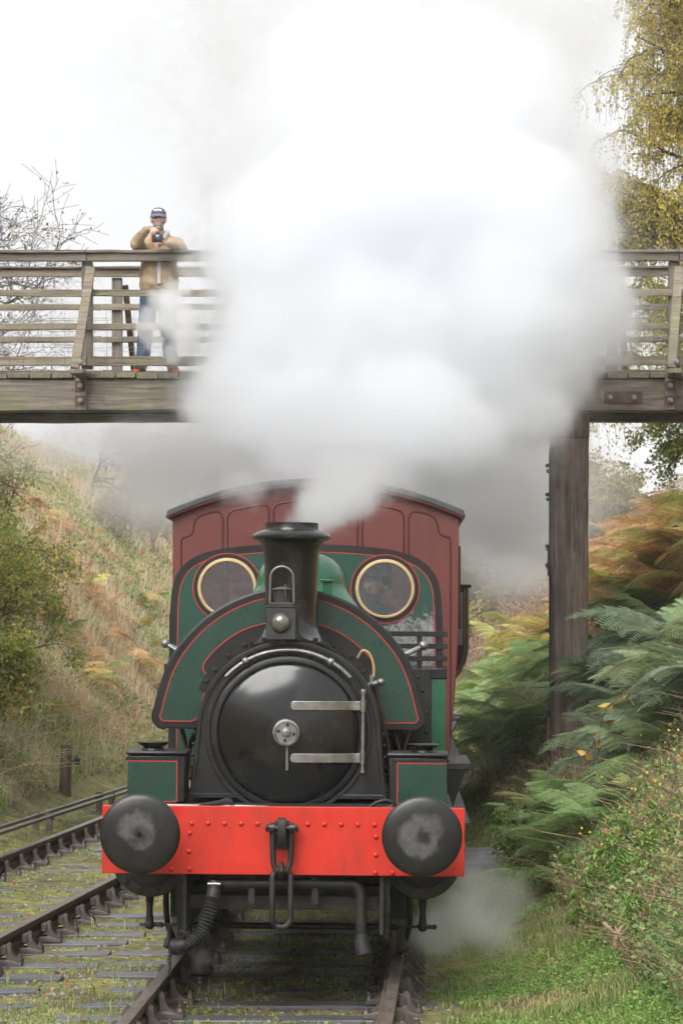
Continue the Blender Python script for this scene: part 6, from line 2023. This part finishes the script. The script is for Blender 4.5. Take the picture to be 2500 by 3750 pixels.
# ================================================================ steam
def steam(name, label, lo, hi, vox, puffs, density, seed, nscale=.9, warp=1.5, fine=.35, edge=(0.0, .55), aniso=.35, color=(1, 1, 1)):
    """a cloud of steam: rounded puffs torn by turbulence, stored as one density grid"""
    ng = bpy.data.node_groups.new(name, 'GeometryNodeTree')
    ng.interface.new_socket('Geometry', in_out='INPUT', socket_type='NodeSocketGeometry')
    ng.interface.new_socket('Geometry', in_out='OUTPUT', socket_type='NodeSocketGeometry')
    N, L = ng.nodes, ng.links

    def mth(op, a, b=None, c=None):
        n = N.new('ShaderNodeMath'); n.operation = op
        for i, v in enumerate((a, b, c)):
            if v is None: continue
            if isinstance(v, (int, float)): n.inputs[i].default_value = v
            else: L.new(v, n.inputs[i])
        return n.outputs[0]

    def vm(op, a, b=None, out=0):
        n = N.new('ShaderNodeVectorMath'); n.operation = op
        for i, v in enumerate((a, b)):
            if v is None: continue
            if isinstance(v, tuple): n.inputs[i].default_value = v
            elif isinstance(v, (int, float)): n.inputs['Scale'].default_value = v
            else: L.new(v, n.inputs[i])
        return n.outputs[out]

    def nz(vec, s, d, r):
        n = N.new('ShaderNodeTexNoise')
        n.inputs['Scale'].default_value = s; n.inputs['Detail'].default_value = d; n.inputs['Roughness'].default_value = r
        L.new(vec, n.inputs['Vector'])
        return n
    pos = N.new('GeometryNodeInputPosition').outputs[0]
    ps = vm('ADD', pos, (seed * 3.7, seed * 1.9, seed * 5.3))
    big = nz(ps, nscale, 3, .5).outputs['Color']
    off = vm('SCALE', vm('SUBTRACT', big, (.5, .5, .5)), warp)
    wp = vm('ADD', pos, off)
    med = nz(ps, nscale * 3.2, 5, .62)
    wp2 = vm('ADD', wp, vm('SCALE', vm('SUBTRACT', med.outputs['Color'], (.5, .5, .5)), warp * .52))
    tin = nz(ps, nscale * 9.0, 3, .6).outputs['Color']
    wp2 = vm('ADD', wp2, vm('SCALE', vm('SUBTRACT', tin, (.5, .5, .5)), warp * .30))
    acc = None
    for (x, y, z, a, b, c, dn) in puffs:
        d = vm('LENGTH', vm('MULTIPLY', vm('SUBTRACT', wp2, (x, y, z)), (1 / a, 1 / b, 1 / c)), None, 'Value')
        s = mth('SUBTRACT', 1, d)
        mr = N.new('ShaderNodeMapRange'); mr.interpolation_type = 'SMOOTHSTEP'
        L.new(s, mr.inputs[0]); mr.inputs[1].default_value = edge[0]; mr.inputs[2].default_value = edge[1]; mr.inputs[3].default_value = 0; mr.inputs[4].default_value = dn
        acc = mr.outputs[0] if acc is None else mth('MAXIMUM', acc, mr.outputs[0])
    fn = nz(vm('ADD', ps, vm('SCALE', vm('SUBTRACT', med.outputs['Color'], (.5, .5, .5)), .8)), nscale * 5, 4, .65).outputs['Fac']
    torn = N.new('ShaderNodeMapRange'); L.new(fn, torn.inputs[0])
    torn.inputs[1].default_value = .34; torn.inputs[2].default_value = .66; torn.inputs[3].default_value = 0; torn.inputs[4].default_value = fine
    # turbulence eats into the thin outer steam and leaves the core whole
    den = mth('MAXIMUM', mth('SUBTRACT', acc, mth('MULTIPLY', mth('MULTIPLY', torn.outputs[0], mth('MINIMUM', mth('MULTIPLY', acc, 3.0), 1.0)), mth('SUBTRACT', 1.0, acc))), 0.0)
    vc = N.new('GeometryNodeVolumeCube')
    L.new(den, vc.inputs['Density'])
    vc.inputs['Min'].default_value = lo; vc.inputs['Max'].default_value = hi
    for i, k in enumerate('XYZ'): vc.inputs['Resolution ' + k].default_value = int((hi[i] - lo[i]) / vox)
    m = bpy.data.materials.new(name); m.use_nodes = True
    nt = m.node_tree; nt.nodes.clear()
    o_ = nt.nodes.new('ShaderNodeOutputMaterial'); pv = nt.nodes.new('ShaderNodeVolumePrincipled')
    nt.links.new(pv.outputs[0], o_.inputs['Volume'])
    pv.inputs['Color'].default_value = (*color, 1); pv.inputs['Density'].default_value = density; pv.inputs['Anisotropy'].default_value = aniso
    sm = N.new('GeometryNodeSetMaterial'); L.new(vc.outputs[0], sm.inputs[0]); sm.inputs['Material'].default_value = m
    go = N.new('NodeGroupOutput'); L.new(sm.outputs[0], go.inputs[0])
    me = bpy.data.meshes.new(name); so = bpy.data.objects.new(name, me); COL.objects.link(so)
    so.modifiers.new('steam', 'NODES').node_group = ng
    return tag(so, label, 'steam', kind='stuff')


def pf(px, py, Y, rx, ry=None, rz=None, d=1.0):
    a = at(px, py, Y)
    return (a.x, a.y, a.z, rx, ry or rx, rz or rx, d)


puff = [
    # leaving the chimney and rolling back over the coach
    pf(1110, 1895, 19.8, .20, .26, .15, .9), pf(1180, 1860, 20.6, .30, .45, .22, 1.), pf(1250, 1815, 21.8, .40, .6, .28, .9), pf(1290, 1745, 23.2, .55, .8, .36, .7), pf(1130, 1720, 24.6, .6, .8, .26, .40), pf(880, 1795, 24.9, .34, .4, .16, .6), pf(990, 1740, 25.2, .55, .5, .2, .4), pf(1020, 1950, 23.0, .3, .4, .16, .16), pf(1420, 1760, 24.8, .5, .5, .22, .4),
]
steam('steam', 'fresh white steam leaving the chimney and curling over the red coach roof', (-1.5, 19.3, 2.3), (1.2, 26.4, 4.3), .04, puff, 4.5, 5.0, 1.9, .42, .8, (.0, .55), .6, (.955, .965, .98))
plume = [
    # up to the bridge
    pf(1250, 1590, 27.5, .95, 1.0, .5, .5), pf(980, 1530, 29.0, .95, 1.0, .6, .7), pf(1500, 1530, 28.6, 1.1, 1.1, .65, .8), pf(1780, 1480, 29.8, 1.0, 1.0, .6, .8),
    # the wall of steam in front of the bridge
    pf(1010, 1300, 30.3, 1.0, 1.0, 1.2, 1.), pf(1020, 950, 30.6, 1.05, 1.0, 1.2, 1.), pf(1400, 1250, 30.0, 1.4, 1.2, 1.4, 1.), pf(1400, 850, 30.5, 1.6, 1.3, 1.6, 1.), pf(1780, 1200, 30.2, 1.35, 1.2, 1.3, 1.), pf(1800, 850, 30.5, 1.4, 1.2, 1.4, 1.), pf(2000, 1120, 30.6, .95, .9, 1.0, .9), pf(1960, 1390, 30.6, .9, .9, .6, .9), pf(2110, 1260, 30.9, .6, .7, .6, .7), pf(2230, 1150, 31.2, .5, .5, .5, .3), pf(860, 1180, 30.9, .50, .6, .9, .5), pf(800, 1400, 31.0, .5, .6, .4, .55),
    # above the bridge
    pf(980, 600, 31.6, 1.1, 1.2, 1.2, .40), pf(1300, 420, 32.0, 1.7, 1.5, 1.6, .6), pf(1700, 500, 31.8, 1.7, 1.5, 1.6, .65), pf(1980, 700, 31.8, 1.1, 1.0, 1.2, .5), pf(1920, 380, 32.5, .9, 1., 1.1, .25), pf(1200, 50, 33.0, 2.0, 1.6, 1.5, .4), pf(1700, 50, 33.0, 2.1, 1.6, 1.6, .4), pf(760, 250, 33.5, 1.5, 1.3, 1.2, .12), pf(2080, 900, 32.0, .5, .6, .5, .25),
]
halo = [(x, y, z, a * 1.32, b * 1.2, c * 1.3, d * .11) for (x, y, z, a, b, c, d) in plume[4:]]
veil = [pf(420, 1640, 30.6, .9, .7, .42, .10), pf(650, 1640, 30.2, 1.1, .8, .5, .17), pf(900, 1660, 29.8, 1.1, .9, .55, .24), pf(1250, 1680, 29.5, 1.2, .9, .6, .25), pf(1600, 1660, 29.8, 1.1, .9, .6, .25), pf(1850, 1650, 30.2, .9, .8, .6, .20), pf(1900, 1850, 30.4, .7, .7, .7, .10), pf(540, 1780, 30.6, .8, .7, .4, .08)]
plume = plume + halo + veil
steam('steam', 'billowing white steam hiding the middle of the bridge', (-4.2, 25.6, 2.4), (4.4, 36.0, 11.0), .065, plume, 4.2, 1.0, .95, 1.1, .55, (.0, .36), .60, (.98, .986, .995))
thin = [
    pf(400, 1630, 35.6, 1.6, 1.0, .6, .40), pf(700, 1670, 35.2, 1.7, 1.2, .85, .5), pf(1000, 1700, 35, 1.8, 1.5, 1.0, .5), pf(1400, 1680, 35, 2.0, 1.5, 1.2, .5), pf(1750, 1720, 36, 1.6, 1.5, 1.3, .55), pf(1900, 1850, 37, 1.2, 1.4, 1.0, .45), pf(1800, 2050, 39, 1.0, 1.2, .7, .30), pf(560, 1850, 38, 1.2, 1.2, .6, .22), pf(330, 1200, 36.0, .9, .8, .6, .30), pf(480, 1100, 36.2, .8, .8, .7, .28), pf(180, 1250, 36.5, .9, .8, .5, .20), pf(650, 1250, 36.0, 1.0, .8, .8, .30), pf(2180, 1800, 41, .9, 1.0, .9, .12), pf(1950, 2080, 41, .9, 1.0, .5, .20),
]
steam('steam', 'thin grey veil of steam drifting under and behind the bridge', (-5.4, 33.8, 1.6), (4.8, 43.5, 8.2), .11, thin, 3.4, 2.0, .7, 1.3, .10, (.0, .6), .35, (.995, .997, 1.0))
low = [pf(1700, 3330, 20.6, .30, .45, .28, .8), pf(1620, 3400, 20.3, .24, .4, .22, .8), pf(1780, 3400, 21.2, .30, .5, .24, .6), pf(1740, 3240, 21.4, .26, .5, .30, .45), pf(1560, 3460, 19.9, .20, .3, .12, .7), pf(1850, 3300, 22.5, .3, .6, .3, .35), pf(740, 3505, 19.2, .10, .12, .10, .9), pf(720, 3440, 19.4, .10, .12, .10, .4), pf(830, 3460, 19.8, .25, .3, .12, .18)]
steam('steam', 'low puff of exhaust steam curling over the grass right of the wheels', (-1.3, 18.6, -.2), (2.4, 24.2, 1.2), .045, low, 4.0, 3.0, 1.7, .42, .2, (.0, .75))
wisp = [pf(545, 1190, 31.62, .17, .16, .30, .8), pf(575, 1120, 31.62, .16, .16, .20, .8), pf(620, 1150, 31.62, .22, .18, .36, 1.), pf(560, 1260, 31.62, .14, .16, .18, .7), pf(650, 1060, 31.65, .2, .16, .16, .8), pf(680, 1200, 31.6, .26, .2, .40, .9), pf(700, 980, 31.7, .2, .16, .16, .5), pf(630, 1290, 31.62, .16, .16, .16, .7)]
steam('steam', 'wisp of steam drifting across the legs of the photographer', (-2.6, 31.1, 4.6), (-1.0, 32.0, 6.6), .03, wisp, 9.0, 7.0, 2.6, .30, .35, (.0, .5), .35, (.985, .988, .992))
# ================================================================ thin autumn haze
mb = MB(); mb.box((-95, -32, -1.3), (95, 425, 24))
hz_ = mb.build('haze', None)
HZ = bpy.data.materials.new('haze'); HZ.use_nodes = True
nt = HZ.node_tree; nt.nodes.clear()
o_ = nt.nodes.new('ShaderNodeOutputMaterial'); pv = nt.nodes.new('ShaderNodeVolumePrincipled')
pv.inputs['Color'].default_value = (.96, .97, 1, 1); pv.inputs['Density'].default_value = .0006; pv.inputs['Anisotropy'].default_value = .2
nt.links.new(pv.outputs[0], o_.inputs['Volume'])
hz_.data.materials.clear(); hz_.data.materials.append(HZ)
tag(hz_, kind='stuff')
